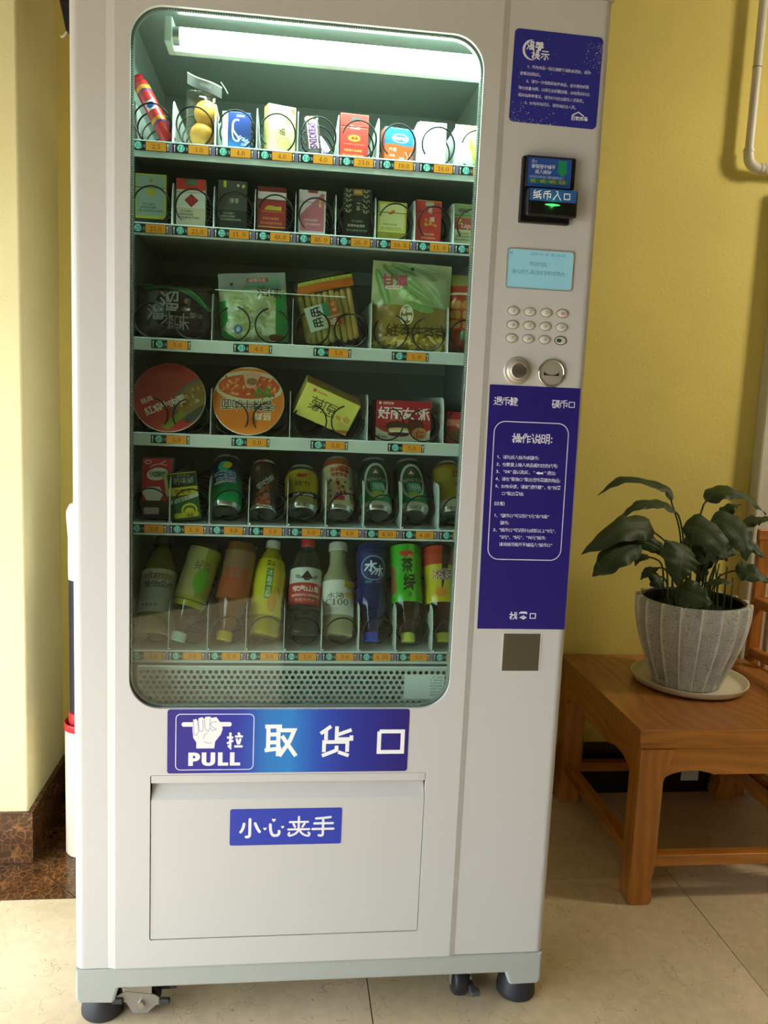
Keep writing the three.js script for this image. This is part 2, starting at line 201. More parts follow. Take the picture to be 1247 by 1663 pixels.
// cream marble with dark fossil-like hairlines
const creamMarble = std('#ffffff', 0.3, 0, { map: texture(canvas(2048, 2048, (g, w, h) => {
  g.drawImage(field(1024, 1024, (u, v) => { const a = fbm(u, v, 7, 6, 41), b = fbm(u, v, 110, 3, 43), k = 0.86 + 0.2 * a + 0.09 * b; return [221 * k, 200 * k, (154 + 18 * a) * k]; }), 0, 0, w, h);
  for (let i = 0; i < 1500; i++) {
    let x = rnd() * w, y = rnd() * h, a = rnd() * 2 * PI; const n = 2 + Math.pow(rnd(), 2.5) * 16;
    g.lineWidth = 0.8 + rnd() * 1.3;
    for (let k = 0; k < n; k++) { g.strokeStyle = `rgba(${90 + rnd() * 30},${74 + rnd() * 22},40,${0.06 + rnd() * 0.34})`; g.beginPath(); g.moveTo(x, y); a += (rnd() - 0.5) * 2.6; x += Math.cos(a) * (3 + rnd() * 9); y += Math.sin(a) * (3 + rnd() * 9); g.lineTo(x, y); g.stroke(); }
  }
  for (let i = 0; i < 260; i++) disc(g, `rgba(96,72,38,${0.1 + rnd() * 0.4})`, rnd() * w, rnd() * h, 1 + rnd() * 4, 1 + rnd() * 3, rnd() * 3);
}), true, 1) });
// brown marble with pale veins
const brownMarble = std('#ffffff', 0.16, 0, { map: texture(canvas(1024, 1024, (g, w, h) => {
  g.drawImage(field(768, 768, (u, v) => { const [e, own] = cellEdge(u, v, 30, 51), f = fbm(u, v, 6, 5, 57), n = fbm(u, v, 40, 2, 59), line = Math.max(0, 1 - e / (0.1 + 0.12 * f)), k = 0.55 + 0.5 * own * f + 0.5 * f + 0.2 * n; return [70 * k + 88 * line * f, 45 * k + 62 * line * f, 25 * k + 32 * line * f]; }), 0, 0, w, h);
  for (let i = 0; i < 260; i++) {
    let x = rnd() * w, y = rnd() * h, a = rnd() * 2 * PI; const n = 5 + rnd() * 18, pale = rnd() < 0.3;
    for (let k = 0; k < n; k++) { g.lineWidth = 0.8 + rnd() * (pale ? 2 : 1.6); g.strokeStyle = pale ? `rgba(205,175,130,${0.2 + rnd() * 0.5})` : `rgba(150,98,50,${0.2 + rnd() * 0.5})`; g.beginPath(); g.moveTo(x, y); a += (rnd() - 0.5) * 1.5; x += Math.cos(a) * (5 + rnd() * 14); y += Math.sin(a) * (5 + rnd() * 14); g.lineTo(x, y); g.stroke(); }
  }
}), true, 1.8) });
// orange-brown lacquered wood, grain along u
const woodCanvas = field(1024, 512, (u, v) => { const w = fbm(u, v, 3, 3, 61), l = 0.5 + 0.5 * Math.sin((v * 22 + 2.2 * w + 0.3 * Math.sin(u * 6.283)) * 6.283), f = fbm(u * 0.999, v, 8, 3, 63), pore = vnoise(u * 40, v * 300, 300, 67), k = 0.8 + 0.12 * l + 0.16 * f - (pore > 0.88 ? 0.07 : 0); return [190 * k, 120 * k, 44 * k]; });
const wood = phy({ map: texture(woodCanvas, true, 1), roughness: 0.34, clearcoat: 0.25, clearcoatRoughness: 0.25 });
const topWood = phy({ map: texture(field(1024, 512, (u, v) => { const w = fbm(u, v, 3, 3, 71), l = 0.5 + 0.5 * Math.sin((v * 16 + 2.8 * w) * 6.283), f = fbm(u, v, 6, 4, 73), k = 0.82 + 0.1 * l + 0.16 * f; return [176 * k, 116 * k, 56 * k]; }), true, 1), roughness: 0.36, clearcoat: 0.3, clearcoatRoughness: 0.25 });

// ---------------------------------------------------------------- the setting
const WZ = -0.976, PX = -0.27, PZ = -0.632;      // back wall, pillar side and pillar front
{
  // floor: grout bed with marble tiles, cut round the dark border at the pillar
  const floor = struct('floor', box(-1.26, 3.44, -0.12, -0.0016, -1.15, 5.3), std('#5c4d33', 0.9));
  const T = 0.865, gap = 0.0012, variants = [];
  const cut = [[-1.24, 3.3, -0.46, 5.1], [-0.11, 3.3, WZ, -0.46]];
  for (let i = -3; i < 4; i++) for (let k = -1; k < 7; k++) for (const [a, b, c, d] of cut) {
    const x0 = Math.max(a, 0.578 + i * T + gap), x1 = Math.min(b, 0.578 + (i + 1) * T - gap), z0 = Math.max(c, -0.488 + k * T + gap), z1 = Math.min(d, -0.488 + (k + 1) * T - gap);
    if (x1 - x0 < 0.01 || z1 - z0 < 0.01) continue;
    part('floor_tile', metreUV(box(x0, x1, -0.0016, 0, z0, z1), 'x', 1.73, [rnd(), rnd()]), creamMarble, floor);
  }
  const slab = (pts) => metreUV(prismY(pts, -0.0016, 0.0004), 'x', 1);
  part('border_slab', slab([[-1.1, -0.463], [-0.1135, -0.463], [-0.2585, -0.6205], [-1.1, -0.6205]]), brownMarble, floor);
  part('border_slab', slab([[-0.1115, -0.465], [-0.1115, WZ], [-0.2565, WZ], [-0.2565, -0.6225]]), brownMarble, floor);
  const back = struct('wall_back', metreUV(box(PX - 0.1, 3.35, 0, 2.9, WZ - 0.14, WZ), 'x', 1.4), yellowPlaster);
  struct('pillar', metreUV(rbox(-1.25, PX, 0, 2.9, WZ - 0.14, PZ, 0.006), 'x', 1.4), litYellowPlaster);
  const base = struct('baseboard_left', metreUV(box(-1.1, -0.2572, 0.0004, 0.141, PZ, -0.6222), 'x', 1), brownMarble);
  part('side_board', metreUV(box(PX, -0.2572, 0.0004, 0.141, WZ, PZ - 0.0006), 'z', 1), brownMarble, base);
  struct('baseboard_back', metreUV(box(-0.2565, 1.84, 0.0004, 0.17, WZ, WZ + 0.014), 'x', 1), std('#17120e', 0.25));
  const right = struct('wall_right', box(3.3, 3.44, 0, 2.9, -1.12, 5.2), roomPaint);
  const lampAt = new THREE.Vector3(3.2, 2.5, 0.12), aim = new THREE.Vector3(1.75, 1.7, -0.95), away = aim.clone().sub(lampAt).normalize();
  const shade = part('wall_lamp', new RoundedBoxGeometry(0.32, 0.4, 0.03, 2, 0.01), new THREE.MeshStandardMaterial({ color: '#ffffff', emissive: new THREE.Color(1, 0.88, 0.66), emissiveIntensity: WALL_LAMP * 0.3 }), right);
  shade.position.copy(lampAt); shade.lookAt(aim);
  part('added_light_flag', [box(0.165, 0.175, -0.24, 0.24, -0.02, 0.62), box(-0.175, 0.175, 0.21, 0.22, -0.02, 0.3)], std('#4a4740', 0.7), shade);  // unseen plates added to keep the lamp light off the pillar side
  const wash = new THREE.RectAreaLight(new THREE.Color(1, 0.88, 0.66), WALL_LAMP, 0.3, 0.38); wash.position.copy(lampAt).addScaledVector(away, 0.018); wash.lookAt(aim); scene.add(wash);
  struct('ceiling', box(-1.26, 3.44, 2.9, 3.02, -1.15, 5.3), ceilingPaint);
  struct('wall_front', box(-1.25, 3.44, 0, 2.9, 5.1, 5.24), roomPaint);
  // left wall with the wide open shop front
  struct('wall_left', [box(-1.24, -1.1, 0, 2.9, -0.7, -0.5), box(-1.24, -1.1, 0, 2.9, 2.5, 5.2), box(-1.24, -1.1, 1.62, 2.9, -0.5, 2.5)], roomPaint);
  struct('ground', box(-14, -1.26, -0.1, -0.004, -8, 14), std('#b5ab98', 0.85));
  // white door casing at the right of the frame
  struct('trim_1', [rbox(1.842, 1.858, 0, 1.93, WZ, WZ + 0.05, 0.006, 3), rbox(1.858, 1.93, 0, 1.93, WZ, WZ + 0.036, 0.004), rbox(1.93, 1.96, 0, 1.93, WZ, WZ + 0.046, 0.006, 3)], phy({ color: '#cfccbd', roughness: 0.22 }));
}
// ---------------------------------------------------------------- the vending machine
const machine = thing('vending_machine', 'tall pale grey snack and drink vending machine with lit glass window and blue stickers', 'vending machine');
const W = 0.92, TOP = 1.952, Y0 = 0.148, FZ = 0.0035, SZ = -0.075;      // SZ: front of the shelves
const SHELF_Y = [1.681, 1.541, 1.34, 1.1675, 0.9985, 0.752], RAIL_H = [0.028, 0.021, 0.022, 0.023, 0.0215, 0.0235], L0 = 0.0845, PITCH = 0.0735;
{
  // cabinet
  part('side_column', prismY([[0, -0.8], [0, -0.016], ...arc(0.016, -0.016, 0.016, PI, PI / 2), [0.061, 0], [0.0755, FZ], [0.0755, -0.004], [0.012, -0.016], [0.012, -0.8]], Y0, TOP), paint, machine);
  part('side_column', prismY([[0.7245, FZ], [0.736, 0], [0.904, 0], ...arc(0.904, -0.016, 0.016, PI / 2, 0), [W, -0.8], [0.908, -0.8], [0.908, -0.016], [0.7245, -0.004]], Y0, TOP), paint, machine);
  part('top_cover', box(0.012, 0.908, TOP - 0.014, TOP - 0.002, -0.79, -0.015), paint, machine);
  part('top_edge', rbox(-0.002, W + 0.002, TOP, TOP + 0.014, -0.8, 0.002, 0.005), std('#a39a86', 0.5), machine);
  part('back_panel', box(0.012, 0.908, Y0, TOP - 0.014, -0.8, -0.788), basePaint, machine);
  const win = roundRect(0.1, 0.695, 0.667, 1.873, 0.056, 12), flapHole = roundRect(0.1385, 0.6575, 0.2045, 0.5375, 0.003, 2);
  part('door_panel', withHoles([[0.0755, Y0], [0.7245, Y0], [0.7245, TOP], [0.0755, TOP]], [win, flapHole], FZ + 0.004).translate(0, 0, -0.004), paint, machine);
  // window: two panes with a perforated metal spacer between them
  const glass = phy({ color: '#eef8f3', roughness: 0.0, transmission: 1, thickness: 0, ior: 1.5 });
  const pane = () => new THREE.ShapeGeometry(poly(roundRect(0.094, 0.701, 0.661, 1.879, 0.06, 10)));
  part('window_pane', pane().translate(0, 0, -0.0055), glass, machine); part('window_pane', pane().translate(0, 0, -0.0185), glass, machine);
  const spacer = part('window_spacer', withHoles(roundRect(0.09, 0.705, 0.657, 1.883, 0.062, 10), [roundRect(0.1035, 0.6915, 0.6705, 1.8695, 0.053, 12)], 0.01).translate(0, 0, -0.0175), std('#8d9a93', 0.35, 0.6), machine);
  const beads = new THREE.SphereGeometry(0.0011, 5, 4), lights = [];
  for (let x = 0.16; x < 0.64; x += 0.0042) for (const y of [0.6688, 1.8712]) lights.push(beads.clone().translate(x, y, -0.0075));
  for (let y = 0.73; y < 1.81; y += 0.0042) for (const x of [0.1018, 0.6932]) lights.push(beads.clone().translate(x, y, -0.0075));
  const dots = part('spacer_dots', lights, std('#dfe9e4', 0.3, 0.4), spacer); dots.userData.kind = 'stuff';
  // interior
  part('inner_liner', [box(0.07, 0.08, 0.63, 1.915, -0.53, -0.03), box(0.752, 0.762, 0.63, 1.915, -0.53, -0.03), box(0.07, 0.762, 0.63, 1.915, -0.54, -0.53), box(0.07, 0.762, 1.905, 1.915, -0.53, -0.03), box(0.07, 0.762, 0.62, 0.63, -0.53, -0.03)], liner, machine);
  part('window_valance', rbox(0.081, 0.751, 1.88, 1.904, -0.045, -0.035, 0.002), std('#8d958f', 0.5, 0.3), machine);
  // fluorescent tube
  const batten = part('lamp_batten', rbox(0.158, 0.745, 1.834, 1.875, -0.1, -0.077, 0.004), std('#e8f0ea', 0.4), machine);
  part('lamp_holder', rbox(0.148, 0.162, 1.834, 1.876, -0.1, -0.04, 0.003), std('#cfdcd4', 0.4), batten);
  part('tube_cap', new THREE.CylinderGeometry(0.0142, 0.0142, 0.011, 24).rotateZ(PI / 2).translate(0.1675, 1.85, -0.056), std('#b9bdb8', 0.3, 0.8), batten);
  const glow = new THREE.MeshStandardMaterial({ color: '#ffffff', emissive: new THREE.Color(0.82, 1, 0.92), emissiveIntensity: TUBE_GLOW });
  part('lamp_tube', new THREE.CylinderGeometry(0.0142, 0.0142, 0.572, 28).rotateZ(PI / 2).translate(0.459, 1.85, -0.056), glow, batten);
  const lamp = new THREE.RectAreaLight(new THREE.Color(0.8, 1, 0.9), TUBE_LIGHT, 0.56, 0.026);
  lamp.position.set(0.459, 1.834, -0.056); lamp.lookAt(0.459, 1.2, -0.2); scene.add(lamp);

  // shelves
  const tagCanvas = canvas(1024, 960, () => {}), tg = tagCanvas.getContext('2d');
  const prices = [['2.5', '3.0', '4.0', '4.0', '4.0', '23.0', '10.0', '16.0', '4.0'], ['25.0', '25.0', '11. 0', '48.0', '48. 0', '26. 0', '16. 0', '11. 0', '7. 0'], ['5.0', '4.5', '5.0', '5. 0', '5.0'], ['5.0', '5.0', '5.0', '5.0', '5.0'], ['2.0', '1. 0', '3.0', '5.0', '6.0', '4.0', '4.50', '4.50', '4.0'], ['5.0', '3.0', '3. 0', '3.0', '2.0', '5.0', '4. 50', '3.0', '5.0']];
  const tagMat = phy({ roughness: 0.35 }), wide = (r) => r === 2 || r === 3;
  let cell = 0;
  function priceTag(number, price, w, h) {
    const cx = (cell % 4) * 256, cy = Math.floor(cell / 4) * 64; cell++;
    turned(tg, cx, cy, 0, () => {
      fill(tg, '#16221f', 0, 0, 256, 64);
      const arrow = (x) => { fill(tg, '#e9f2ee', x - 2.5, 20, 5, 36); blob(tg, '#e9f2ee', [[x, 6], [x + 7, 22], [x - 7, 22]]); };
      arrow(14); arrow(246);
      disc(tg, '#8fe3da', 55, 31, 24, 25); tg.fillStyle = '#14302f'; tg.font = 'italic 38px serif'; tg.textAlign = 'center'; tg.fillText(number, 54, 45);
      tg.fillStyle = '#a9cfc8'; tg.font = '30px serif'; tg.fillText(':¥', 90, 44);
      fill(tg, '#ef9a2c', 104, 4, 132, 56); tg.fillStyle = '#43280c'; tg.font = '41px serif'; tg.fillText(price, 170, 47); tg.textAlign = 'left';
    });
    const g = new THREE.BoxGeometry(w, h, 0.0006), uv = g.attributes.uv;
    for (let i = 0; i < uv.count; i++) uv.setXY(i, (cx + 2 + uv.getX(i) * 252) / 1024, 1 - (cy + 2 + (1 - uv.getY(i)) * 60) / 960);
    return g;
  }
  const dividerShape = (h) => new THREE.ExtrudeGeometry(poly([[0.002, 0], [-0.004, h * 0.62], ...arc(-0.026, h - 0.018, 0.018, 0.15, PI / 2, 5), [-0.42, h], [-0.42, 0]]), { depth: 0.0011, bevelEnabled: false }).rotateY(-PI / 2).translate(0.0005, 0, 0);
  function coil(turns, mirror, start, pitch = 0.05, flat = 0.35, r = 0.0312) {   // a spiral that starts at the front and runs back
    const pts = [], n = Math.round(turns * 20), s = mirror ? -1 : 1;
    for (let i = 0; i <= n; i++) { const a = start - (i / 20) * 2 * PI, t = i / 20; pts.push([s * r * Math.cos(a), r * Math.sin(a), -pitch * Math.max(t * 0.1, t - flat)]); }
    return tube(pts, 0.00155, n * 2, 6);
  }
  const single = [coil(7.4, false, 1.27 * PI), coil(7.4, false, 0.93 * PI), coil(7.4, false, 1.2 * PI)], drinks = [coil(5.4, false, 1.15 * PI, 0.075, 0.25), coil(5.4, false, 0.95 * PI, 0.075, 0.25), coil(5.4, false, 1.22 * PI, 0.075, 0.25)], pairA = coil(7, false, 2.42 * PI, 0.052, 0.5), pairB = coil(7, true, 2.42 * PI, 0.052, 0.5);
  const lilac = std('#8b6f9c', 0.5);
  SHELF_Y.forEach((y, r) => {
    const shelf = new THREE.Group(); shelf.name = 'shelf'; machine.add(shelf);
    const big = wide(r), lanes = big ? 5 : 9, pitch = big ? PITCH * 2 : PITCH, h = RAIL_H[r], x1 = 0.75;
    part('shelf_tray', [box(0.081, x1, y - 0.0015, y, -0.5, SZ - 0.0035), box(0.081, x1, y - 0.03, y - 0.0015, -0.5, -0.497)], tray, shelf);
    part('front_rail', rbox(L0 - 0.001, x1, y - h, y + 0.001, SZ - 0.0035, SZ, 0.0008), tray, shelf);
    if (!big) part('price_strip', box(L0, x1, y - 0.0175, y - 0.0015, SZ, SZ + 0.0005), lilac, shelf);
    const dg = dividerShape(r < 2 ? 0.078 : 0.088);
    for (let k = 0; k <= lanes; k++) { const x = L0 + k * pitch; if (x > x1 - 0.003) continue; part('divider', dg, dividerPaint, shelf).position.set(k ? x : x + 0.0012, y, SZ - 0.005); if (k && r > 3) part('rail_pin', new THREE.SphereGeometry(0.0022, 8, 6).translate(x + 0.003, y + 0.003, SZ - 0.002), chrome, shelf); }
    for (let k = 0; k < lanes; k++) {
      const x = L0 + k * pitch, cx = x + pitch / 2;
      if (cx < x1) {
        const tw = big ? 0.07 : 0.0672, mesh = part('price_tag', priceTag(`${r + 1}${k}`, prices[r][k], tw, 0.0152), tagMat, shelf);
        mesh.position.set(big ? x + 0.0748 : x + 0.0352, big ? y - 0.0105 : y - 0.0095, SZ + 0.0009);
      }
      if (big) { part('spiral', pairA, wire, shelf).position.set(cx - 0.036, y + 0.034, SZ - 0.007); if (cx + 0.036 < 0.745) part('spiral', pairB, wire, shelf).position.set(cx + 0.036, y + 0.034, SZ - 0.007); } else part('spiral', (r > 3 ? drinks : single)[(k * 5 + r) % 3], wire, shelf).position.set(cx + 0.001, y + 0.0345, SZ - 0.007);
    }
    if (r === 2) {
      const clear = phy({ color: '#f4fbf8', roughness: 0.03, transmission: 1, thickness: 0, ior: 1.45 });
      part('clear_baffle', box(0.236, 0.476, y + 0.004, y + 0.092, SZ - 0.0055, SZ - 0.004), clear, shelf);
      part('baffle_edge', box(0.236, 0.476, y + 0.092, y + 0.0933, SZ - 0.0057, SZ - 0.0038), std('#dff2ea', 0.25), shelf);
    }
  });
  tagMat.map = texture(tagCanvas);
  // perforated metal sheet below the shelves
  const sheet = [];
  for (let r = 0; r < 7; r++) {
    const y1 = 0.7155 - r * 0.0103, y0 = y1 - 0.0103, holes = [];
    for (let k = 0; k < 55; k++) { const x = 0.1085 + (r % 2) * 0.0059 + k * 0.0118; if (x < 0.742) holes.push(arc(x, (y0 + y1) / 2, 0.0039, 0, PI * 2 * 0.9, 9)); }
    sheet.push(withHoles([[0.102, y0], [0.75, y0], [0.75, y1], [0.102, y1]], holes, 0.001).translate(0, 0, SZ - 0.001));
  }
  const perforated = part('perforated_sheet', [...sheet, box(0.102, 0.75, 0.635, 0.6435, SZ - 0.001, SZ)], tray, machine);
  part('sheet_lip', rbox(0.102, 0.75, 0.7155, 0.7235, SZ - 0.02, SZ + 0.004, 0.002), tray, perforated);
  part('white_sticker', plate(0.081, 0.051, 0.0005, 0.0004).translate(0.6595, 0.6815, SZ + 0.0002), print(256, 160, (g) => { fill(g, '#eff2ec', 0, 0, 256, 160); for (let i = 0; i < 7; i++) for (let x = 168; x < 244; x += 11) if (rnd() < 0.85) fill(g, '#9aa29b', x, 14 + i * 19, 5 + rnd() * 4, 8); }), perforated);

  // delivery flap
  const flap = part('delivery_flap', box(0.1402, 0.6562, 0.2062, 0.488, -0.014, FZ - 0.0012), paint, machine);
  part('flap_top', box(0.1402, 0.6562, 0.522, 0.5366, -0.014, FZ - 0.0005), paint, flap);
  part('flap_hollow', new THREE.ExtrudeGeometry(poly([[FZ - 0.0012, 0.488], [-0.014, 0.519], [-0.014, 0.5222], [-0.017, 0.5222], [-0.017, 0.486], [-0.005, 0.486]]), { depth: 0.516, bevelEnabled: false }).rotateY(-PI / 2).translate(0.6562, 0, 0), paint, flap);
  part('chute_box', [box(0.1, 0.7, 0.16, 0.585, -0.28, -0.27), box(0.09, 0.1, 0.16, 0.585, -0.27, -0.0042), box(0.7, 0.71, 0.16, 0.585, -0.27, -0.0042), box(0.09, 0.71, 0.585, 0.595, -0.27, -0.0042), box(0.09, 0.71, 0.15, 0.16, -0.27, -0.0042)], tray, machine);
  const flapSign = part('caution_sticker', plate(0.212, 0.0735, 0.004), print(848, 296, (g, w, h) => {
    fill(g, '#2c40b4', 0, 0, w, h);
    const L = (s, lw) => { g.lineWidth = lw; g.strokeStyle = '#f4f4f8'; g.lineCap = g.lineJoin = 'round'; for (const p of s) { g.beginPath(); g.moveTo(p[0], p[1]); if (p.length === 6) g.quadraticCurveTo(p[2], p[3], p[4], p[5]); else for (let i = 2; i < p.length; i += 2) g.lineTo(p[i], p[i + 1]); g.stroke(); } };
    const heart = (x, y, s) => { g.fillStyle = '#f4f4f8'; g.beginPath(); g.moveTo(x, y + s); g.bezierCurveTo(x - s * 1.5, y - s * 0.2, x - s * 0.7, y - s * 1.2, x, y - s * 0.3); g.bezierCurveTo(x + s * 0.7, y - s * 1.2, x + s * 1.5, y - s * 0.2, x, y + s); g.fill(); };
    L([[150, 84, 150, 205, 150, 205], [150, 205, 150, 232, 124, 226], [106, 120, 102, 160, 82, 186], [190, 118, 205, 160, 224, 186]], 22);
    heart(330, 92, 17); heart(264, 162, 15); heart(398, 150, 14); L([[304, 130, 304, 220, 340, 220], [340, 220, 376, 222, 372, 184]], 22);
    L([[452, 112, 590, 112], [442, 172, 600, 172], [520, 70, 520, 172], [480, 128, 492, 152], [564, 126, 548, 152], [520, 172, 510, 214, 452, 224], [452, 224, 438, 214, 450, 200], [526, 176, 548, 224, 596, 226], [596, 226, 612, 212, 596, 200]], 17);
    L([[762, 76, 700, 84, 652, 86], [640, 126, 780, 126], [626, 172, 786, 172], [706, 90, 706, 214], [706, 214, 704, 234, 676, 224]], 19);
  }), flap, 'blue caution sticker with white characters');
  flapSign.position.set(0.392, 0.431, FZ - 0.0012);
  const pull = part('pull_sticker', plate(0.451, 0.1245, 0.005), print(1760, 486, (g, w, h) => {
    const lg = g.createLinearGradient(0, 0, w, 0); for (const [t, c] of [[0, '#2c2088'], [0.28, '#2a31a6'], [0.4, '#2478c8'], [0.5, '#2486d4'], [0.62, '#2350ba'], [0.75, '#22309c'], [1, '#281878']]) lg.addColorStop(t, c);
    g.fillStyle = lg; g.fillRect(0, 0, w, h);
    g.strokeStyle = '#eeeefa'; g.lineWidth = 6; rr(g, 60, 36, 556, 424, 34); g.stroke();
    g.fillStyle = '#f5f4f6'; rr(g, 100, 96, 356, 34, 16); g.fill();
    blob(g, '#f5f4f6', [[178, 104], [182, 76], [204, 72], [214, 90], [220, 66], [246, 58], [258, 72], [270, 56], [300, 54], [312, 64], [346, 58], [364, 84], [386, 108], [392, 150], [380, 190], [340, 244], [334, 296], [206, 296], [206, 250], [184, 216], [178, 160]]);
    g.strokeStyle = '#9a93b8'; g.lineWidth = 4; for (const p of [[182, 84, 190, 190, 206, 196, 220, 170, 214, 92], [218, 80, 226, 160, 246, 168, 254, 150, 250, 76], [262, 72, 268, 150, 292, 166, 300, 140, 304, 66], [304, 140, 320, 162, 346, 150, 300, 120, 316, 96, 350, 92], [256, 226, 262, 196, 284, 176], [262, 244, 290, 258, 316, 252]]) { g.beginPath(); g.moveTo(p[0], p[1]); for (let i = 2; i < p.length; i += 2) g.lineTo(p[i], p[i + 1]); g.stroke(); }
    write(g, '拉', 420, 172, 122, { weight: 0.14, blunt: true });
    g.fillStyle = '#f5f4f6'; g.font = 'bold 132px sans-serif'; g.save(); g.translate(140, 426); g.scale(1.22, 1); g.fillText('PULL', 0, 0); g.strokeStyle = '#f5f4f6'; g.lineWidth = 7; g.strokeText('PULL', 0, 0); g.restore();
    write(g, '取', 690, 124, 244, { weight: 0.125, blunt: true }); write(g, '货', 1096, 124, 244, { weight: 0.115, blunt: true }); write(g, '口', 1500, 118, 256, { weight: 0.12, blunt: true });
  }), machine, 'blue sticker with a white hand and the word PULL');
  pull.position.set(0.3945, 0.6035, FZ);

  // ---- right column
  const notice = part('notice_sticker', plate(0.159, 0.153, 0.008), print(960, 924, (g, w, h) => {
    fill(g, '#2a2c94', 0, 0, w, h);
    g.strokeStyle = '#e9e9f5'; g.lineCap = 'round'; for (let i = 0; i < 40; i++) { const a = 0.9 * PI - (i / 40) * 0.0 + (i / 39) * 1.0 * PI - 0.45 * PI; g.lineWidth = 6 + 20 * Math.sin((i / 39) * PI); g.beginPath(); g.arc(205, 196, 98, a, a + 0.1); g.stroke(); }
    write(g, '温馨', 138, 112, 84, { weight: 0.13, color: '#f1f1f8' }); write(g, '提示', 198, 196, 88, { weight: 0.13, color: '#f1f1f8' });
    const lines = [[158, '1、所有商品一经出售概不调换或退货，请你'], [82, '谨慎选择购买。'], [158, '2、请勿一次性购买较多商品，自动售货机取'], [82, '物仓容量有限，以免引发机器故障，如在购买时出'], [82, '现其他异常情况，请及时与前台服务人员联系。'], [158, '3、如有其他疑问，请咨询前台人员。']];
    lines.forEach(([x, t], i) => write(g, t, x, 346 + i * 72, 34, { weight: 0.1, color: '#dcdcec', gap: 0.04 }));
    g.lineWidth = 12; g.strokeStyle = '#ececf6'; g.beginPath(); g.moveTo(690, 800); g.lineTo(752, 766); g.lineTo(812, 800); g.stroke(); write(g, '百家商驿', 676, 806, 44, { weight: 0.13, color: '#ececf6', gap: 0.06 });
    for (let i = 0; i < 420; i++) { const corner = i % 2, x = corner ? w - Math.pow(rnd(), 2) * 200 : Math.pow(rnd(), 1.6) * 480, y = corner ? 60 + Math.pow(rnd(), 1.3) * 300 : h - Math.pow(rnd(), 1.7) * 200, s = 1.5 + Math.pow(rnd(), 3) * 10; turned(g, x, y, rnd() * 3, () => fill(g, rnd() < 0.3 ? '#e8d98e' : '#d4d2c9', -s / 2, -s / 2, s, s * (0.3 + rnd() * 0.7))); }
    for (let i = 0; i < 60; i++) turned(g, rnd() * w, rnd() * h, rnd() * 3, () => fill(g, '#c9c9d6', 0, 0, 3 + rnd() * 8, 2 + rnd() * 3));
  }), machine, 'blue notice sticker with flaked white text');
  notice.position.set(0.8245, 1.8155, 0.0002); notice.rotation.z = -0.012;

  // banknote reader
  const bill = new THREE.Group(); bill.name = 'banknote_reader'; bill.position.set(0.82, 1.626, 0); machine.add(bill);
  part('reader_housing', [rbox(-0.048, 0.044, -0.056, 0.057, -0.004, 0.01, 0.003), rbox(-0.043, 0.047, 0.0035, 0.057, 0.008, 0.0155, 0.003), rbox(-0.041, 0.05, -0.0475, -0.001, 0.008, 0.03, 0.004, 3)], black, bill);
  part('reader_screen', plate(0.0785, 0.049, 0.001, 0.0005).translate(-0.0005, 0.0285, 0.0155), print(640, 400, (g, w, h) => {
    fill(g, '#2452a0', 0, 0, w, h); disc(g, '#d6768a', 70, 38, 14); g.fillStyle = '#c7d2e8'; g.font = '46px sans-serif'; g.fillText('UCT', 44, 78);
    blob(g, '#1c8f5c', [[440, 24], [570, 24], [570, 170], [590, 170], [506, 246], [424, 170], [440, 170]]); fill(g, '#2452a0', 440, 62, 130, 5); fill(g, '#2452a0', 440, 104, 130, 5);
    write(g, '单张居中铺平', 46, 92, 56, { weight: 0.1, color: '#e6ebf5', gap: 0.06 }); write(g, '投入纸钞', 108, 164, 56, { weight: 0.1, color: '#e6ebf5', gap: 0.06 });
    write(g, '如无法正常收钞 请换面重新投入', 30, 246, 34, { weight: 0.09, color: '#b9c7e2', gap: 0.05 });
    for (const [x, t] of [[40, '1元'], [184, '5元'], [312, '10元'], [462, '可用']]) { fill(g, '#17834c', x - 8, 290, 140, 62); write(g, t, x + 4, 296, 48, { weight: 0.12, color: '#e98a5e', gap: 0.02 }); }
  }), bill);
  part('slot_label', plate(0.084, 0.0205, 0.001, 0.0005).translate(0.0045, -0.0125, 0.03), print(640, 156, (g, w, h) => { fill(g, '#2a62a8', 0, 0, w, h); write(g, '纸币入口', 44, 22, 112, { weight: 0.11, gap: 0.22 }); }), bill);
  part('note_mouth', rbox(-0.036, 0.045, -0.045, -0.024, 0.0285, 0.0312, 0.001), std('#050506', 0.4), bill);
  const slotGlow = new THREE.MeshStandardMaterial({ color: '#0b3315', emissive: new THREE.Color(0.12, 1, 0.22), emissiveIntensity: 0.8 });
  part('slot_light', new THREE.SphereGeometry(1, 20, 10).scale(0.0145, 0.0021, 0.0016).translate(0.004, -0.0285, 0.031), slotGlow, bill, 'green slot light');
  const slotLamp = new THREE.PointLight(new THREE.Color(0.12, 1, 0.22), 0.0006); slotLamp.position.set(0.824, 1.5965, 0.0345); slotLamp.shadow.radius = 0.15; scene.add(slotLamp);

  // small display
  const lcd = part('display_frame', withHoles(roundRect(-0.0625, 0.0625, -0.0355, 0.0355, 0.006, 6), [roundRect(-0.0602, 0.0602, -0.0332, 0.0332, 0.005, 6)], 0.0014, 0.0004).translate(0.818, 1.4912, 0.0002), std('#9d9b93', 0.35), machine);
  const lcdPrint = texture(canvas(960, 520, (g, w, h) => {
    fill(g, '#86b9c6', 0, 0, w, h);
    for (let y = 0; y < h; y += 4) fill(g, 'rgba(70,120,140,.06)', 0, y, w, 1);
    const ink = '#3d6a72'; g.fillStyle = ink; g.font = '46px monospace'; g.fillText('00 ', 18, 66); g.fillText('℃', 108, 66); g.fillText('2010-01-01 00:00:01', 330, 66);
    write(g, '欢迎光临！', 320, 150, 66, { weight: 0.06, color: ink, gap: 0 }); write(g, '请先投币,再选择饮料或物品！', 60, 268, 64, { weight: 0.06, color: ink, gap: 0.02, bold: false });
  }));
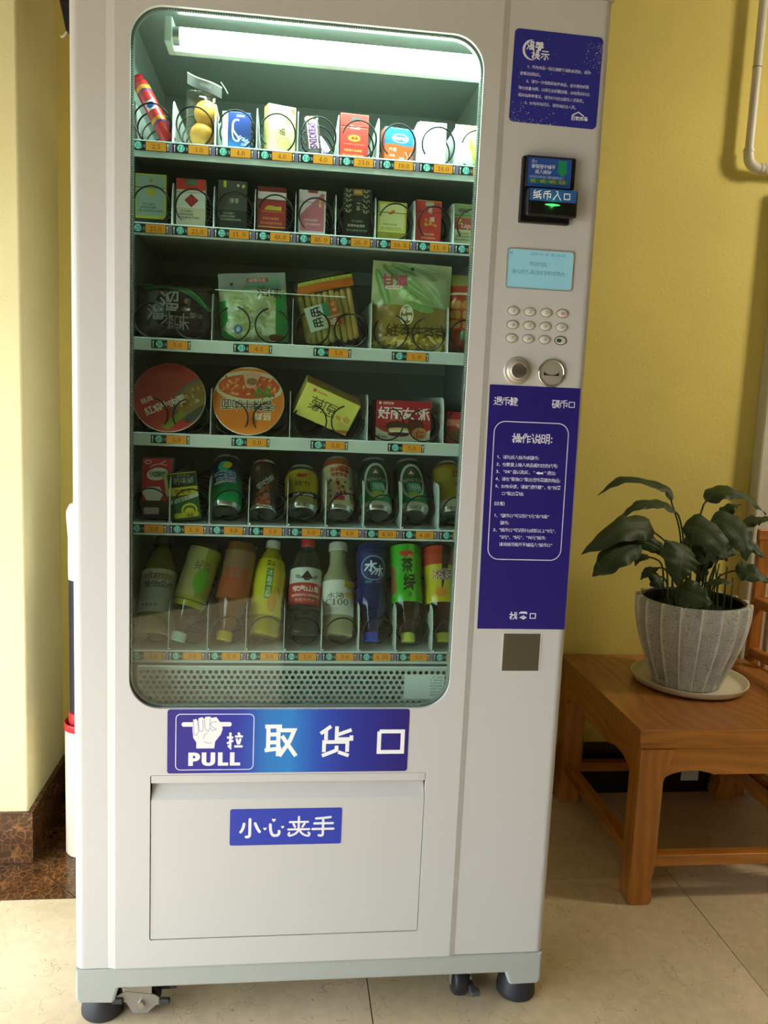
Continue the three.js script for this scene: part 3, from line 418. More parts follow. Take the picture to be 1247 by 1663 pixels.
  part('display_screen', plate(0.1205, 0.0665, 0.0045, 0.0006).translate(0.818, 1.4912, 0), new THREE.MeshStandardMaterial({ map: lcdPrint, roughness: 0.25, emissive: '#ffffff', emissiveMap: lcdPrint, emissiveIntensity: 0.3 }), lcd);

  // keypad
  const keyAtlas = texture(canvas(512, 384, (g) => {
    fill(g, '#d8d4c8', 0, 0, 512, 384);
    ['1', '2', '3', '', '4', '5', '6', '0', '7', '8', '9', ''].forEach((d, i) => { const x = (i % 4) * 128, y = Math.floor(i / 4) * 128; g.fillStyle = '#6f6c68'; g.font = 'italic 58px serif'; g.textAlign = 'center'; g.fillText(d, x + 62, y + 84); });
    g.strokeStyle = '#b5534c'; g.lineWidth = 7; g.strokeRect(436, 54, 40, 24); fill(g, '#d8d4c8', 462, 50, 24, 32); fill(g, '#b5534c', 446, 63, 30, 6);
    disc(g, '#274c3e', 428, 322, 26, 30); g.textAlign = 'left';
  }));
  const keyMat = phy({ map: keyAtlas, roughness: 0.3, clearcoat: 0.4, clearcoatRoughness: 0.2 }), rim = new THREE.TorusGeometry(0.0102, 0.0009, 8, 32).scale(1.06, 0.75, 1);
  const KX = [0.7742, 0.805, 0.8355, 0.8662], KY = [1.4165, 1.392, 1.3682], pad = new THREE.Group(); pad.name = 'keypad'; machine.add(pad);
  for (let j = 0; j < 3; j++) for (let i = 0; i < 4; i++) {
    const g = new THREE.SphereGeometry(1, 28, 12, 0, 2 * PI, 0, PI / 2).rotateX(PI / 2).scale(0.0103, 0.0072, 0.0026), p = g.attributes.position, uv = g.attributes.uv;
    for (let k = 0; k < p.count; k++) uv.setXY(k, (i + 0.5 + (p.getX(k) / 0.0103) * 0.44) / 4, 1 - (j + 0.5 - (p.getY(k) / 0.0072) * 0.44) / 3);
    const key = part('key', g, keyMat, pad, i === 3 && j === 0 ? 'red return key' : i === 3 && j === 2 ? 'green key' : undefined); key.position.set(KX[i], KY[j], 0.0002);
    part('key_rim', rim, std(i === 3 && j === 2 ? '#2b3a33' : i === 3 && j === 0 ? '#9c6e66' : '#8f8a80', 0.4), pad).position.set(KX[i], KY[j], 0.0004);
  }
  // coin return button and coin slot
  const turnZ = (pts, x, y) => lathe(pts, 36).rotateX(PI / 2).translate(x, y, 0);
  const ret = part('coin_return_button', turnZ([[0.0255, 0], [0.0255, 0.002], [0.0235, 0.0035], [0.021, 0.003], [0.0165, 0.0055], [0.0165, 0.013], [0.0158, 0.015], [0.0138, 0.0155]], 0.788, 1.31), steel, machine);
  part('button_face', turnZ([[0.0138, 0.0152], [0.012, 0.0145], [0.006, 0.0135], [0, 0.0132]], 0.788, 1.31), chrome, ret);
  const coin = part('coin_slot', turnZ([[0.0262, 0], [0.0262, 0.0025], [0.025, 0.0045], [0.0228, 0.0048], [0.0215, 0.003]], 0.853, 1.309), chrome, machine);
  part('slot_plate', turnZ([[0.0216, 0.0028], [0.012, 0.0036], [0, 0.0038]], 0.853, 1.309), steel, coin);
  part('slot_opening', new THREE.ExtrudeGeometry(poly([[-0.0145, 0.0032], ...arc(0, 0.022, 0.0245, 1.5 * PI - 0.52, 1.5 * PI + 0.52, 10), [0.0145, 0.0032], [0.0142, -0.0034], [-0.0142, -0.0034]]), { depth: 0.001, bevelEnabled: false }).translate(0.852, 1.3075, 0.0034), std('#060606', 0.7), coin);
  // instruction panel
  const instruction = part('instruction_sticker', plate(0.172, 0.4595, 0.0008), print(760, 2030, (g, w, h) => {
    fill(g, '#241a78', 0, 0, w, h); const c = '#ecebf6';
    write(g, '退币键', 40, 96, 66, { weight: 0.1, color: c, gap: 0.02 }); write(g, '硬币口', 526, 100, 66, { weight: 0.1, color: c, gap: 0.02 });
    g.strokeStyle = '#d9d6f0'; g.lineWidth = 8; rr(g, 56, 292, 626, 1142, 92); g.stroke();
    write(g, '操作说明:', 210, 384, 78, { weight: 0.105, color: c, gap: 0.03 });
    const list = [[90, 566, '1、请先投入纸币或硬币;'], [90, 626, '2、在键盘上输入商品相对应的代号;'], [90, 746, '4、请在“取物口”取出您所需要的物品;'], [90, 806, '5、如有余额，请按“退币键”，在“找零'], [146, 866, '口”取出零钱;'], [90, 950, '[注意]'], [92, 1050, '1、“硬币口”可识别“1元”和“5角”'], [148, 1110, '硬币;'], [92, 1170, '2、“纸币口”可识别七成新以上“1元”、'], [148, 1230, '“2元”、“5元”、“10元”纸币;'], [148, 1290, '请将纸币展开平铺插入“纸币口”']];
    for (const [x, y, t] of list) write(g, t.replace(/[“”]/g, '"'), x, y, 31.5, { weight: 0.1, color: c, gap: 0.045 });
    const o3 = { weight: 0.1, color: c, gap: 0.045 }, at3 = 96 + write(g, '3、 "OK" 确认购买， "', 90, 686, 31.5, o3);
    blob(g, c, [[at3, 704], [at3 + 28, 690], [at3 + 28, 698], [at3 + 58, 698], [at3 + 64, 688], [at3 + 64, 714], [at3 + 28, 713], [at3 + 28, 720]]); write(g, '" 退出;', at3 + 74, 686, 31.5, o3);
    write(g, '找零口', 272, 1880, 66, { weight: 0.125, color: c, gap: 0.28 });
  }), machine, 'tall dark blue instruction sticker');
  instruction.position.set(0.8265, 1.0535, 0.0002); instruction.rotation.z = 0.0; instruction.geometry.applyMatrix4(new THREE.Matrix4().set(1, -0.008, 0, 0, 0, 1, 0, 0, 0, 0, 1, 0, 0, 0, 0, 1));
  // change tray door
  const hatch = part('change_hatch', rbox(0.7955, 0.8675, 0.741, 0.8145, -0.002, 0.0008, 0.0004, 1), brushed, machine);
  part('hatch_frame', withHoles(roundRect(0.7935, 0.8695, 0.7385, 0.8165, 0.001, 2), [roundRect(0.7948, 0.8682, 0.7402, 0.8152, 0.0005, 2)], 0.0009), std('#dedbd2', 0.4), hatch);

  // base with corner feet
  const skirt = withHoles([[0.0, 0.145], [0.0, 0.082], [0.006, 0.074], [0.068, 0.071], [0.0725, 0.076], [0.08, 0.102], [0.845, 0.101], [0.8535, 0.077], [0.8575, 0.0735], [0.912, 0.0745], [W, 0.082], [W, 0.145]], [], 0.02, 0.005).translate(0, 0, -0.0265);
  part('base_skirt', [skirt, box(0, 0.012, 0.076, 0.145, -0.8, -0.02), box(0.908, W, 0.076, 0.145, -0.8, -0.02), box(0.012, 0.908, 0.12, 0.145, -0.8, -0.02)], basePaint, machine);
  part('base_gap', box(0.004, 0.916, 0.1445, 0.1485, -0.79, -0.006), std('#59564e', 0.7), machine);
  const footShape = lathe([[0.0, 0.0005], [0.039, 0.0005], [0.0415, 0.004], [0.0415, 0.013], [0.0385, 0.03], [0.033, 0.046], [0.027, 0.056], [0.02, 0.061], [0, 0.062]], 40), stem = new THREE.CylinderGeometry(0.009, 0.009, 0.08, 14).translate(0, 0.083, 0);
  for (const [x, z] of [[0.035, -0.078], [0.894, -0.082], [0.05, -0.75], [0.87, -0.75]]) { const f = part('levelling_foot', footShape, rubber, machine); f.position.set(x, 0, z); part('foot_stem', stem, dullSteel, f); }
  for (const [x, z, a] of [[0.118, -0.085, 1.5], [0.776, -0.083, 0.06], [0.12, -0.68, 0.3], [0.8, -0.68, 0.2]]) {
    const c = new THREE.Group(); c.name = 'caster'; c.position.set(x, 0, z); c.rotation.y = a; machine.add(c);
    part('wheel', lathe([[0.006, -0.016], [0.027, -0.016], [0.0315, -0.012], [0.033, -0.005], [0.033, 0.005], [0.0315, 0.012], [0.027, 0.016], [0.006, 0.016]], 32).rotateZ(PI / 2).translate(-0.008, 0.0335, 0), std('#26262a', 0.45), c);
    part('fork', [withHoles([[-0.012, 0.028], [0.012, 0.028], [0.026, 0.098], [-0.026, 0.098]], [], 0.002).rotateY(PI / 2).translate(0.011, 0, 0), withHoles([[-0.012, 0.028], [0.012, 0.028], [0.026, 0.098], [-0.026, 0.098]], [], 0.002).rotateY(PI / 2).translate(-0.029, 0, 0), box(-0.036, 0.022, 0.096, 0.1, -0.03, 0.03), box(-0.03, 0.022, 0.1, 0.12, -0.02, 0.02)], dullSteel, c);
    part('axle_bolt', new THREE.CylinderGeometry(0.007, 0.007, 0.05, 6).rotateZ(PI / 2).translate(-0.006, 0.0335, 0), chrome, c);
    if (a > 1.4) {
      part('brake_plate', [withHoles([[-0.016, 0.012], [0.012, 0.012], [0.03, 0.03], [0.05, 0.03], [0.05, 0.036], [0.026, 0.052], [-0.03, 0.058], [-0.05, 0.046], [-0.05, 0.038], [-0.03, 0.034]], [], 0.003).rotateY(-PI / 2).translate(-0.034, 0, 0), box(-0.036, -0.03, 0.05, 0.1, -0.03, 0.02)], dullSteel, c);
      part('plate_bolt', new THREE.CylinderGeometry(0.0075, 0.0075, 0.008, 6).rotateZ(PI / 2).translate(-0.041, 0.033, 0), chrome, c);
      for (const s of [-1, 1]) part('brake_pad', rbox(-0.044, -0.033, 0.034, 0.046, s * 0.046 - 0.011, s * 0.046 + 0.011, 0.003), std('#3a3b3c', 0.5), c);
    }
    part('brake_lever', [rbox(0.006, 0.018, 0.03, 0.037, 0.016, 0.05, 0.002), rbox(0.002, 0.022, 0.034, 0.044, 0.046, 0.062, 0.003), rbox(0.002, 0.022, 0.034, 0.044, -0.06, -0.034, 0.003)], std('#4a4a4c', 0.5), c);
  }
}
// ---------------------------------------------------------------- the goods
const WARN = ['本公司提示', '吸烟有害健康', '请勿在禁烟场所吸烟'];
const warn = (g, y, c, x = 34, s = 17) => WARN.forEach((t, i) => write(g, t, x + (2 - i) * 14 - 14, y + i * 27, s, { color: c, weight: 0.1, gap: 0.1 }));
// a carton whose front carries a print; the top part above the seam is its lid
function cartonPiece(w, d, y0, y1, H, r = 0.0012) {
  const g = new RoundedBoxGeometry(w, y1 - y0, d, 2, r).translate(0, (y0 + y1) / 2, -d / 2), p = g.attributes.position, uv = g.attributes.uv;
  for (let i = 0; i < p.count; i++) uv.setXY(i, p.getX(i) / w + 0.5, p.getY(i) / H);
  return g;
}
const film = { clearcoat: 0.7, clearcoatRoughness: 0.12 };
function pack(name, label, x, y, w, h, d, turn, art, side, { seam = 0.72, group, category = 'cigarette pack', z = -0.1, tilt = 0, lean = 0 } = {}) {
  const o = thing(name, label, category, [x, y, z], turn, group), front = print(256, Math.round((256 * h) / w), art, film);
  o.rotation.order = 'YZX'; o.rotation.z = tilt; o.rotation.x = lean;
  const mats = [std(side, 0.4), std(side, 0.4), std(side, 0.4), std(side, 0.4), front, std(side, 0.4)];
  const add = (n, y0, y1) => { const m = new THREE.Mesh(cartonPiece(w, d, y0, y1, h), mats); m.name = n; m.castShadow = m.receiveShadow = true; o.add(m); };
  if (seam) { add('carton', 0, h * seam - 0.0003); add('carton_lid', h * seam + 0.0003, h); } else add('carton', 0, h);
  return o;
}
const PW = 0.0525, PH = 0.085, PD = 0.0225, Y1 = SHELF_Y[0], Y2 = SHELF_Y[1], Y3 = SHELF_Y[2], Y4 = SHELF_Y[3], Y5 = SHELF_Y[4], Y6 = SHELF_Y[5], H4 = 414;

// top shelf ----------------------------------------------------------------
{
  const o = thing('snack_stick', 'red wrapped snack stick leaning left inside the first spiral of the top shelf', 'snack', [0.151, Y1 + 0.006, -0.108]);
  o.rotation.z = 0.5;
  const art = print(256, 512, (g, w, h) => { fill(g, '#d5252b', 0, 0, w, h); for (const y of [60, 330]) { g.strokeStyle = '#f2a52e'; g.lineWidth = 30; g.beginPath(); g.moveTo(0, y + 30); g.lineTo(128, y - 14); g.lineTo(256, y + 34); g.stroke(); g.strokeStyle = '#2d3f9a'; g.lineWidth = 12; g.beginPath(); g.moveTo(0, y + 56); g.lineTo(128, y + 14); g.lineTo(256, y + 58); g.stroke(); } fill(g, '#e9e4e4', 96, 168, 66, 74); disc(g, '#2d4aa8', 128, 204, 24); fill(g, '#b8121c', 0, 250, w, 8); }, film);
  part('wrapper', latheUV(lathe([[0.0125, 0.004], [0.0138, 0.02], [0.0135, 0.06], [0.014, 0.1], [0.0125, 0.112]], 24)), art, o);
  part('wrapper_end', lathe([[0.0125, 0.112], [0.009, 0.117], [0.011, 0.124], [0.0, 0.124]], 10), std('#c8202a', 0.35), o);
  part('wrapper_end', lathe([[0, 0.0], [0.009, 0.0], [0.0125, 0.004]], 10), std('#5d2a2a', 0.35), o);
}
function bagShape(w, h, bulge, { nx = 22, ny = 26, head = 0.12, wrinkle = 0.002, s = 1, foot = 0.05 } = {}) {   // a pillow bag with flat seams above and below, front and back skins
  const skins = [1, -1].map((side) => {
    const g = new THREE.PlaneGeometry(w, h, nx, ny), p = g.attributes.position;
    for (let i = 0; i < p.count; i++) {
      const u = p.getX(i) / w + 0.5, v = p.getY(i) / h + 0.5, a = Math.min(1, Math.max(0, (v - foot) / 0.18)), b = Math.min(1, Math.max(0, (1 - head - v) / 0.2)), e = Math.pow(Math.max(0, Math.sin(PI * Math.min(1, Math.max(0, u)))), 0.55);
      const f = Math.sqrt(a * (2 - a)) * Math.sqrt(b * (2 - b)) * e, n = (fbm(u, v, 7, 3, 100 + s * 7) - 0.5) * wrinkle * 4 * (0.4 + f) * Math.min(1, e * 2);
      p.setXYZ(i, p.getX(i) * (1 - 0.05 * f), (v) * h, side * (0.0006 + bulge * 0.5 * f) + n);
    }
    if (side < 0) { const ix = g.index.array; for (let i = 0; i < ix.length; i += 3) [ix[i], ix[i + 1]] = [ix[i + 1], ix[i]]; }
    g.computeVertexNormals(); return g;
  });
  return skins;
}
const crinkle = texture(field(256, 256, (u, v) => 60 + 150 * fbm(u, v, 8, 4, 201)), false, 1);
const foil = { roughness: 0.25, clearcoat: 0.6, clearcoatRoughness: 0.1, bumpMap: crinkle, bumpScale: 0.0035, side: THREE.DoubleSide };
{
  const o = thing('bread_pack', 'clear bag of two golden buns with a black top seal, second slot of top shelf', 'bread pack', [0.206, Y1 + 0.003, -0.112]);
  const bun = (y, s) => new THREE.SphereGeometry(1, 24, 16).scale(0.0215 * s, 0.0225 * s, 0.016).translate(0, y, 0);
  const crust = std('#ffffff', 0.5, 0, { map: texture(field(256, 256, (u, v) => { const k = fbm(u, v, 5, 4, 211), t = Math.max(0, Math.sin(v * PI)); return [196 + 30 * k, 120 + 50 * k + 12 * t, 52 + 30 * k]; })) });
  part('bun', bun(0.0225, 1), crust, o); part('bun', bun(0.061, 1).translate(0.007, 0, 0), crust, o); part('bun', bun(0.028, 0.92).translate(0.004, 0.012, -0.026), crust, o);
  const clear = phy({ color: '#fbf6ea', transmission: 1, roughness: 0.08, thickness: 0, ior: 1.4, bumpMap: crinkle, bumpScale: 0.004, side: THREE.DoubleSide });
  part('clear_bag', bagShape(0.056, 0.1, 0.042, { head: 0.05, wrinkle: 0.0016, s: 3 }), clear, o);
  const seal = new THREE.PlaneGeometry(0.062, 0.02, 14, 5), p = seal.attributes.position; for (let i = 0; i < p.count; i++) { const u = p.getX(i) / 0.062; p.setXYZ(i, p.getX(i) + 0.004, p.getY(i) + 0.108 - u * 0.024, 0.006 * Math.sin(u * 5) + 0.004); } seal.computeVertexNormals();
  part('top_seal', seal, print(256, 96, (g, w, h) => { fill(g, '#1b1a18', 0, 0, w, h); g.fillStyle = '#3a3430'; g.fillRect(90, 34, 90, 30); g.strokeStyle = '#b9b488'; g.lineWidth = 7; g.beginPath(); g.moveTo(0, 6); g.lineTo(256, 4); g.stroke(); }, { roughness: 0.6, side: THREE.DoubleSide }), o);
  part('bag_edge', tube([[0.033, 0.114, 0.008], [0.041, 0.103, 0.01], [0.046, 0.094, 0.012]], 0.0012, 10, 6), std('#4f5a52', 0.3), o);
}
pack('gum_carton', 'dark blue mint gum box with a big white S, third slot of top shelf', 0.268, Y1, 0.0505, 0.068, 0.03, 0, (g, w, h) => {
  const lg = g.createLinearGradient(0, 0, 0, h); lg.addColorStop(0, '#27408e'); lg.addColorStop(0.55, '#16326f'); lg.addColorStop(1, '#2f86c8'); g.fillStyle = lg; g.fillRect(0, 0, w, h); fill(g, '#c9d6ea', 0, 0, 52, h); for (let i = 0; i < 60; i++) fill(g, ['#a35c9c', '#4a65b4', '#e8eef6'][i % 3], rnd() * 46, rnd() * h, 4 + rnd() * 9, 3 + rnd() * 6); disc(g, '#3d8f5c', 24, 14, 11);
  g.strokeStyle = '#f2f6fb'; g.lineWidth = 15; g.lineCap = 'round'; g.beginPath(); g.moveTo(146, 70); g.bezierCurveTo(104, 60, 92, 96, 96, 146); g.bezierCurveTo(98, 180, 158, 214, 152, 244); g.bezierCurveTo(146, 262, 108, 252, 100, 226); g.stroke();
  g.lineWidth = 10; g.beginPath(); g.moveTo(96, 116); g.bezierCurveTo(86, 160, 90, 190, 100, 226); g.stroke();
  turned(g, 158, 186, 0.5, () => { g.fillStyle = '#f2f6fb'; g.font = 'italic bold 46px serif'; g.fillText('tride', 0, 40); }); write(g, '无糖', 172, 268, 24); write(g, '清新味', 130, 22, 22); write(g, '本味', 206, 300, 20);
}, '#1c3170', { seam: 0, category: 'gum box' });
pack('tea_carton', 'pale gold carton with brown corner, turned to show its side, top shelf', 0.3495, Y1, 0.0525, 0.0855, 0.026, 0.3, (g, w, h) => {
  fill(g, '#e3dc9a', 0, 0, w, h); g.strokeStyle = '#b8aa5e'; g.lineWidth = 4; g.strokeRect(6, 6, w - 12, h - 12); blob(g, '#6d4a2c', [[w - 64, 16], [w - 10, 16], [w - 10, 84]]); fill(g, '#efe9c0', 0, 0, w, 6);
  write(g, '泉', 150, 110, 46, { color: '#4b3e1e' }); write(g, '福', 100, 190, 58, { color: '#4b3e1e', weight: 0.12 }); ring(g, '#8f8440', 150, 318, 60, 52, 6); ring(g, '#a89c52', 150, 318, 44, 36, 5); disc(g, '#c9bf6c', 150, 320, 30, 22); g.fillStyle = '#6e6430'; g.font = '16px sans-serif'; turned(g, 66, 40, PI / 2, () => g.fillText('Gold Leaf', 0, 0));
}, '#b6ac62', { seam: 0, category: 'carton' });
const barArt = (g, w, h) => { fill(g, '#2a1c1c', 0, 0, w, h); disc(g, '#d7c23c', 64, 30, 32, 18); fill(g, '#f3f2f4', 20, 74, w - 40, h - 130); turned(g, w / 2, h / 2 + 10, -PI / 2, () => { g.font = 'bold 98px sans-serif'; g.textAlign = 'center'; g.lineWidth = 10; g.strokeStyle = '#c03848'; g.strokeText('SNICKERS', 0, 34, 250); g.fillStyle = '#27408f'; g.fillText('SNICKERS', 0, 34, 250); }); };
function bar(label, x, y, z, tilt, lean, L = 0.07) {
  const o = thing('chocolate_bar', label, 'chocolate bar', [x, y, z], 0, 'chocolate bars in the fifth slot of the top shelf'); o.rotation.z = tilt; o.rotation.x = lean;
  part('wrapper', bagShape(0.026, L, 0.015, { head: 0.07, foot: 0.07, wrinkle: 0.0006, nx: 10, ny: 22, s: 5 }), print(140, 380, barArt, foil), o);
  return o;
}
bar('front chocolate bar with white and blue wrapper, upright in fifth slot of top shelf', 0.41, Y1 + 0.004, -0.1, 0.13, -0.05);
bar('rear chocolate bar slumped low behind the upright one, top shelf', 0.438, Y1 + 0.003, -0.115, 0.5, -0.45, 0.06);
pack('cigarette_pack', 'red cigarette pack with gold lettering in the sixth slot of the top shelf', 0.4815, Y1, PW, 0.0815, PD, 0.08, (g, w, h) => { fill(g, '#c33a34', 0, 0, w, h); disc(g, '#2c5a60', 140, 46, 42, 16); g.fillStyle = '#f6e9e0'; g.font = 'italic 42px serif'; g.fillText('Yuxi', 84, 128); disc(g, '#e0a238', 128, 206, 56, 28); disc(g, '#b9391f', 116, 206, 16, 14); disc(g, '#b9391f', 148, 206, 14, 14); fill(g, '#d99a5a', 30, 256, 196, 3); write(g, '劝阻青少年吸烟', 38, 300, 21, { color: '#f0b04a', weight: 0.12 }); write(g, '禁止中小学生吸烟', 28, 342, 21, { color: '#f0b04a', weight: 0.12 }); }, '#a83028');
pack('orange_carton', 'blue and orange carton with white oval logo in the seventh slot', 0.565, Y1, 0.0555, 0.0635, 0.03, 0.16, (g, w, h) => { fill(g, '#2d7fd0', 0, 0, w, h); g.fillStyle = '#e2632a'; g.beginPath(); g.moveTo(0, 150); g.bezierCurveTo(60, 100, 190, 170, w, 130); g.lineTo(w, h); g.lineTo(0, h); g.fill(); disc(g, '#f4f6fa', 138, 84, 74, 36); disc(g, '#3566b8', 138, 84, 66, 29); g.fillStyle = '#fff'; g.font = 'bold 46px sans-serif'; g.textAlign = 'center'; g.fillText('durex', 138, 99); g.textAlign = 'left'; write(g, '大福', 40, 162, 30); write(g, '冰饮', 46, 216, 22); fill(g, '#9cc6ea', 134, 236, 40, 24); g.strokeStyle = '#e9e2dc'; g.lineWidth = 6; g.beginPath(); g.moveTo(186, 190); g.lineTo(210, 230); g.lineTo(190, 270); g.moveTo(236, 186); g.lineTo(222, 230); g.lineTo(240, 262); g.stroke(); }, '#b9542c', { seam: 0, category: 'carton' });
pack('white_carton', 'plain white carton with faint grey lettering in the eighth slot', 0.627, Y1, 0.0515, 0.0785, 0.024, 0, (g, w, h) => { fill(g, '#f3f2ee', 0, 0, w, h); fill(g, '#e3e2dd', 0, 250, w, 4); write(g, '清香', 98, 46, 24, { color: '#d9cdb8' }); warn(g, 280, '#b8b6ac', 30, 18); }, '#e6e5df', { seam: 0, category: 'carton' });
{
  const o = thing('snack_pouch', 'white and yellow green pouch cut by the right window edge, top shelf', 'snack pouch', [0.703, Y1 + 0.002, -0.115]);
  part('pouch', bagShape(0.062, 0.081, 0.032, { head: 0.06, s: 8, wrinkle: 0.0012 }), print(256, 340, (g, w, h) => { fill(g, '#eef0e6', 0, 0, w, h); blob(g, '#c9cf52', [[70, 0], [150, 0], [96, 150], [150, 330], [256, 340], [256, 250], [150, 190]]); blob(g, '#dfe07a', [[170, 30], [256, 60], [256, 160], [180, 130]]); write(g, '茶', 160, 96, 44, { color: '#5d7a3c' }); }, foil), o);
}

// second shelf: cigarette packs ----------------------------------------------
const G2 = 'cigarette packs on the second shelf';
pack('cigarette_pack', 'pale green cigarette pack with a yellow border, first on the second shelf', 0.118, Y2 + 0.004, 0.055, 0.0865, PD, 0, (g, w, h) => { fill(g, '#e0d544', 0, 0, w, h); fill(g, '#a8b8ab', 12, 12, w - 24, h - 60); fill(g, '#d9d04c', 12, h - 62, w - 24, 14); fill(g, '#2b3230', 0, h - 40, w, 40); disc(g, '#c9b848', 128, 146, 40, 30); disc(g, '#b8a238', 128, 56, 14, 18); warn(g, 236, '#4d5f56', 46, 20); }, '#7f8a48', { group: G2 });
pack('cigarette_pack', 'red and white cigarette pack with a red diamond, second on the second shelf', 0.189, Y2 + 0.002, PW, PH, PD, 0, (g, w, h) => { fill(g, '#e6e3da', 0, 0, w, h); fill(g, '#d6352c', 0, 0, w, 100); fill(g, '#4b5f4d', 76, 4, 100, 54); fill(g, '#5f7a60', 84, 10, 84, 40); fill(g, '#c9a95c', 0, 92, w, 6); g.fillStyle = '#8f9298'; for (let x = 6; x < w; x += 14) for (let y = 112; y < 238; y += 14) g.fillRect(x, y, 4, 4); blob(g, '#a02820', [[132, 128], [196, 182], [132, 244], [72, 184]]); for (let i = 0; i < 9; i++) disc(g, '#d8564a', 104 + (i % 3) * 28, 164 + Math.floor(i / 3) * 20, 6); fill(g, '#d8c9b0', 0, 248, w, h - 248); warn(g, 268, '#3b3a34', 28, 19); }, '#c9c4b8', { group: G2 });
pack('cigarette_pack', 'grey and black cigarette pack with a yellow stripe at its top', 0.2635, Y2 + 0.004, PW, PH, PD, -0.03, (g, w, h) => { fill(g, '#4b4c48', 0, 0, w, h); fill(g, '#d0cf3e', 48, 0, 24, 60); disc(g, '#dadf5a', 222, 44, 12, 16, 0.5); disc(g, '#cfd8d4', 176, 40, 12); fill(g, '#8a8878', 0, 246, w, 3); write(g, '清香', 100, 150, 40, { color: '#c9c6b4' }); fill(g, '#2b2b28', 0, 248, w, h - 248); warn(g, 270, '#c9c8ae', 30, 19); }, '#3a3a37', { group: G2 });
pack('cigarette_pack', 'dark red cigarette pack with a gold band, fourth on the second shelf', 0.335, Y2 + 0.002, PW, 0.081, PD, 0.03, (g, w, h) => { fill(g, '#a2353a', 0, 0, w, h); fill(g, '#7c1c20', 0, 0, w, 44); fill(g, '#e4d3d2', 0, 44, w, 66); g.fillStyle = '#c9b33a'; g.beginPath(); g.moveTo(60, 200); g.bezierCurveTo(90, 120, 160, 190, 210, 160); g.lineTo(214, 200); g.fill(); fill(g, '#d9a648', 30, 212, 200, 4); write(g, '吸烟有害健康', 46, 262, 20, { color: '#e8cf52', gap: 0.25 }); write(g, '请勿在禁烟场所吸烟', 26, 304, 18, { color: '#e8cf52', gap: 0.2 }); fill(g, '#e0b84a', 0, 342, w, 8); fill(g, '#741a20', 0, 352, w, 50); }, '#7a2226', { group: G2 });
pack('cigarette_pack', 'pink cigarette pack with a white frame and dark red tab', 0.409, Y2 + 0.004, 0.05, 0.0785, PD, 0.04, (g, w, h) => { fill(g, '#dcd2d2', 0, 0, w, h); fill(g, '#c9707e', 16, 28, w - 32, h - 56); blob(g, '#e6c9d2', [[16, 28], [210, 28], [16, 230]]); fill(g, '#9c2c3c', 84, 0, 92, 26); fill(g, '#e8d06a', 190, 90, 18, 60); write(g, '吸烟有害健康', 50, 262, 20, { color: '#f4e6e6' }); write(g, '请勿在禁烟场所', 60, 300, 19, { color: '#f4e6e6' }); }, '#c9b6b8', { group: G2 });
pack('cigarette_pack', 'black cigarette pack with pale gold scrollwork standing taller than its neighbours', 0.4925, Y2 + 0.006, PW, PH, PD, 0, (g, w, h) => {
  fill(g, '#1f201d', 0, 0, w, h); g.strokeStyle = '#b8b78a'; g.lineWidth = 6; for (const sx of [40, 200]) for (let y = 20; y < 240; y += 44) for (const [dx, a] of [[0, 0], [26, 2.4], [-22, 4]]) { g.beginPath(); for (let t = 0; t < 4.6; t += 0.4) g.lineTo(sx + dx + Math.cos(t + a) * (18 - t * 3.2), y + Math.sin(t + a) * (18 - t * 3.2)); g.stroke(); }
  fill(g, '#262622', 106, 0, 56, 250); fill(g, '#b0763c', 86, 2, 84, 56); fill(g, '#d0a860', 98, 16, 60, 26); write(g, '福', 116, 96, 36, { color: '#c9c59a' }); write(g, '喜', 116, 150, 36, { color: '#c9c59a' }); fill(g, '#1b1b19', 0, 252, w, h - 252); write(g, '本公司提示', 76, 272, 20, { color: '#c2bfa0' }); write(g, '吸烟有害健康', 42, 310, 24, { color: '#d4d0ae', weight: 0.12 }); write(g, '请勿在禁烟场所吸烟', 32, 354, 19, { color: '#c2bfa0' });
}, '#3a3a32', { group: G2 });
pack('cigarette_pack', 'shiny yellow cigarette pack with a small red emblem, seventh on the second shelf', 0.558, Y2 + 0.002, 0.055, 0.07, PD, 0.05, (g, w, h) => { fill(g, '#d6ca4e', 0, 0, w, h); fill(g, '#e6e0a0', 20, 22, w - 40, 210); disc(g, '#d6642e', 120, 92, 26, 12, -0.4); disc(g, '#d6642e', 138, 78, 12); write(g, '吸烟有害健康', 50, 180, 19, { color: '#7e7a3a' }); write(g, '请勿在禁烟场所吸烟', 28, 212, 18, { color: '#7e7a3a' }); fill(g, '#eae7c0', 10, 244, w - 20, 8); fill(g, '#a89c38', 0, 256, w, 80); write(g, '公司', 90, 274, 24, { color: '#6d6420' }); }, '#8f862e', { group: G2 });
pack('cigarette_pack', 'bright red cigarette pack with white characters and gold flowers', 0.627, Y2 + 0.002, 0.05, 0.0775, PD, 0.1, (g, w, h) => { fill(g, '#cf3c3a', 0, 0, w, h); fill(g, '#d6b04a', 0, 0, w, 8); fill(g, '#b9b9a8', 92, 16, 84, 36); write(g, '喜', 116, 70, 48, { color: '#f3e6e0', weight: 0.12 }); write(g, '福', 140, 150, 44, { color: '#f3e6e0', weight: 0.12 }); for (let i = 0; i < 14; i++) disc(g, '#d6a43a', 70 + rnd() * 130, 170 + rnd() * 60, 6 + rnd() * 8); write(g, '吸烟有害健康', 66, 304, 19, { color: '#f2d88a' }); write(g, '请勿在禁烟场所', 60, 338, 19, { color: '#f2d88a' }); }, '#b02e30', { group: G2 });
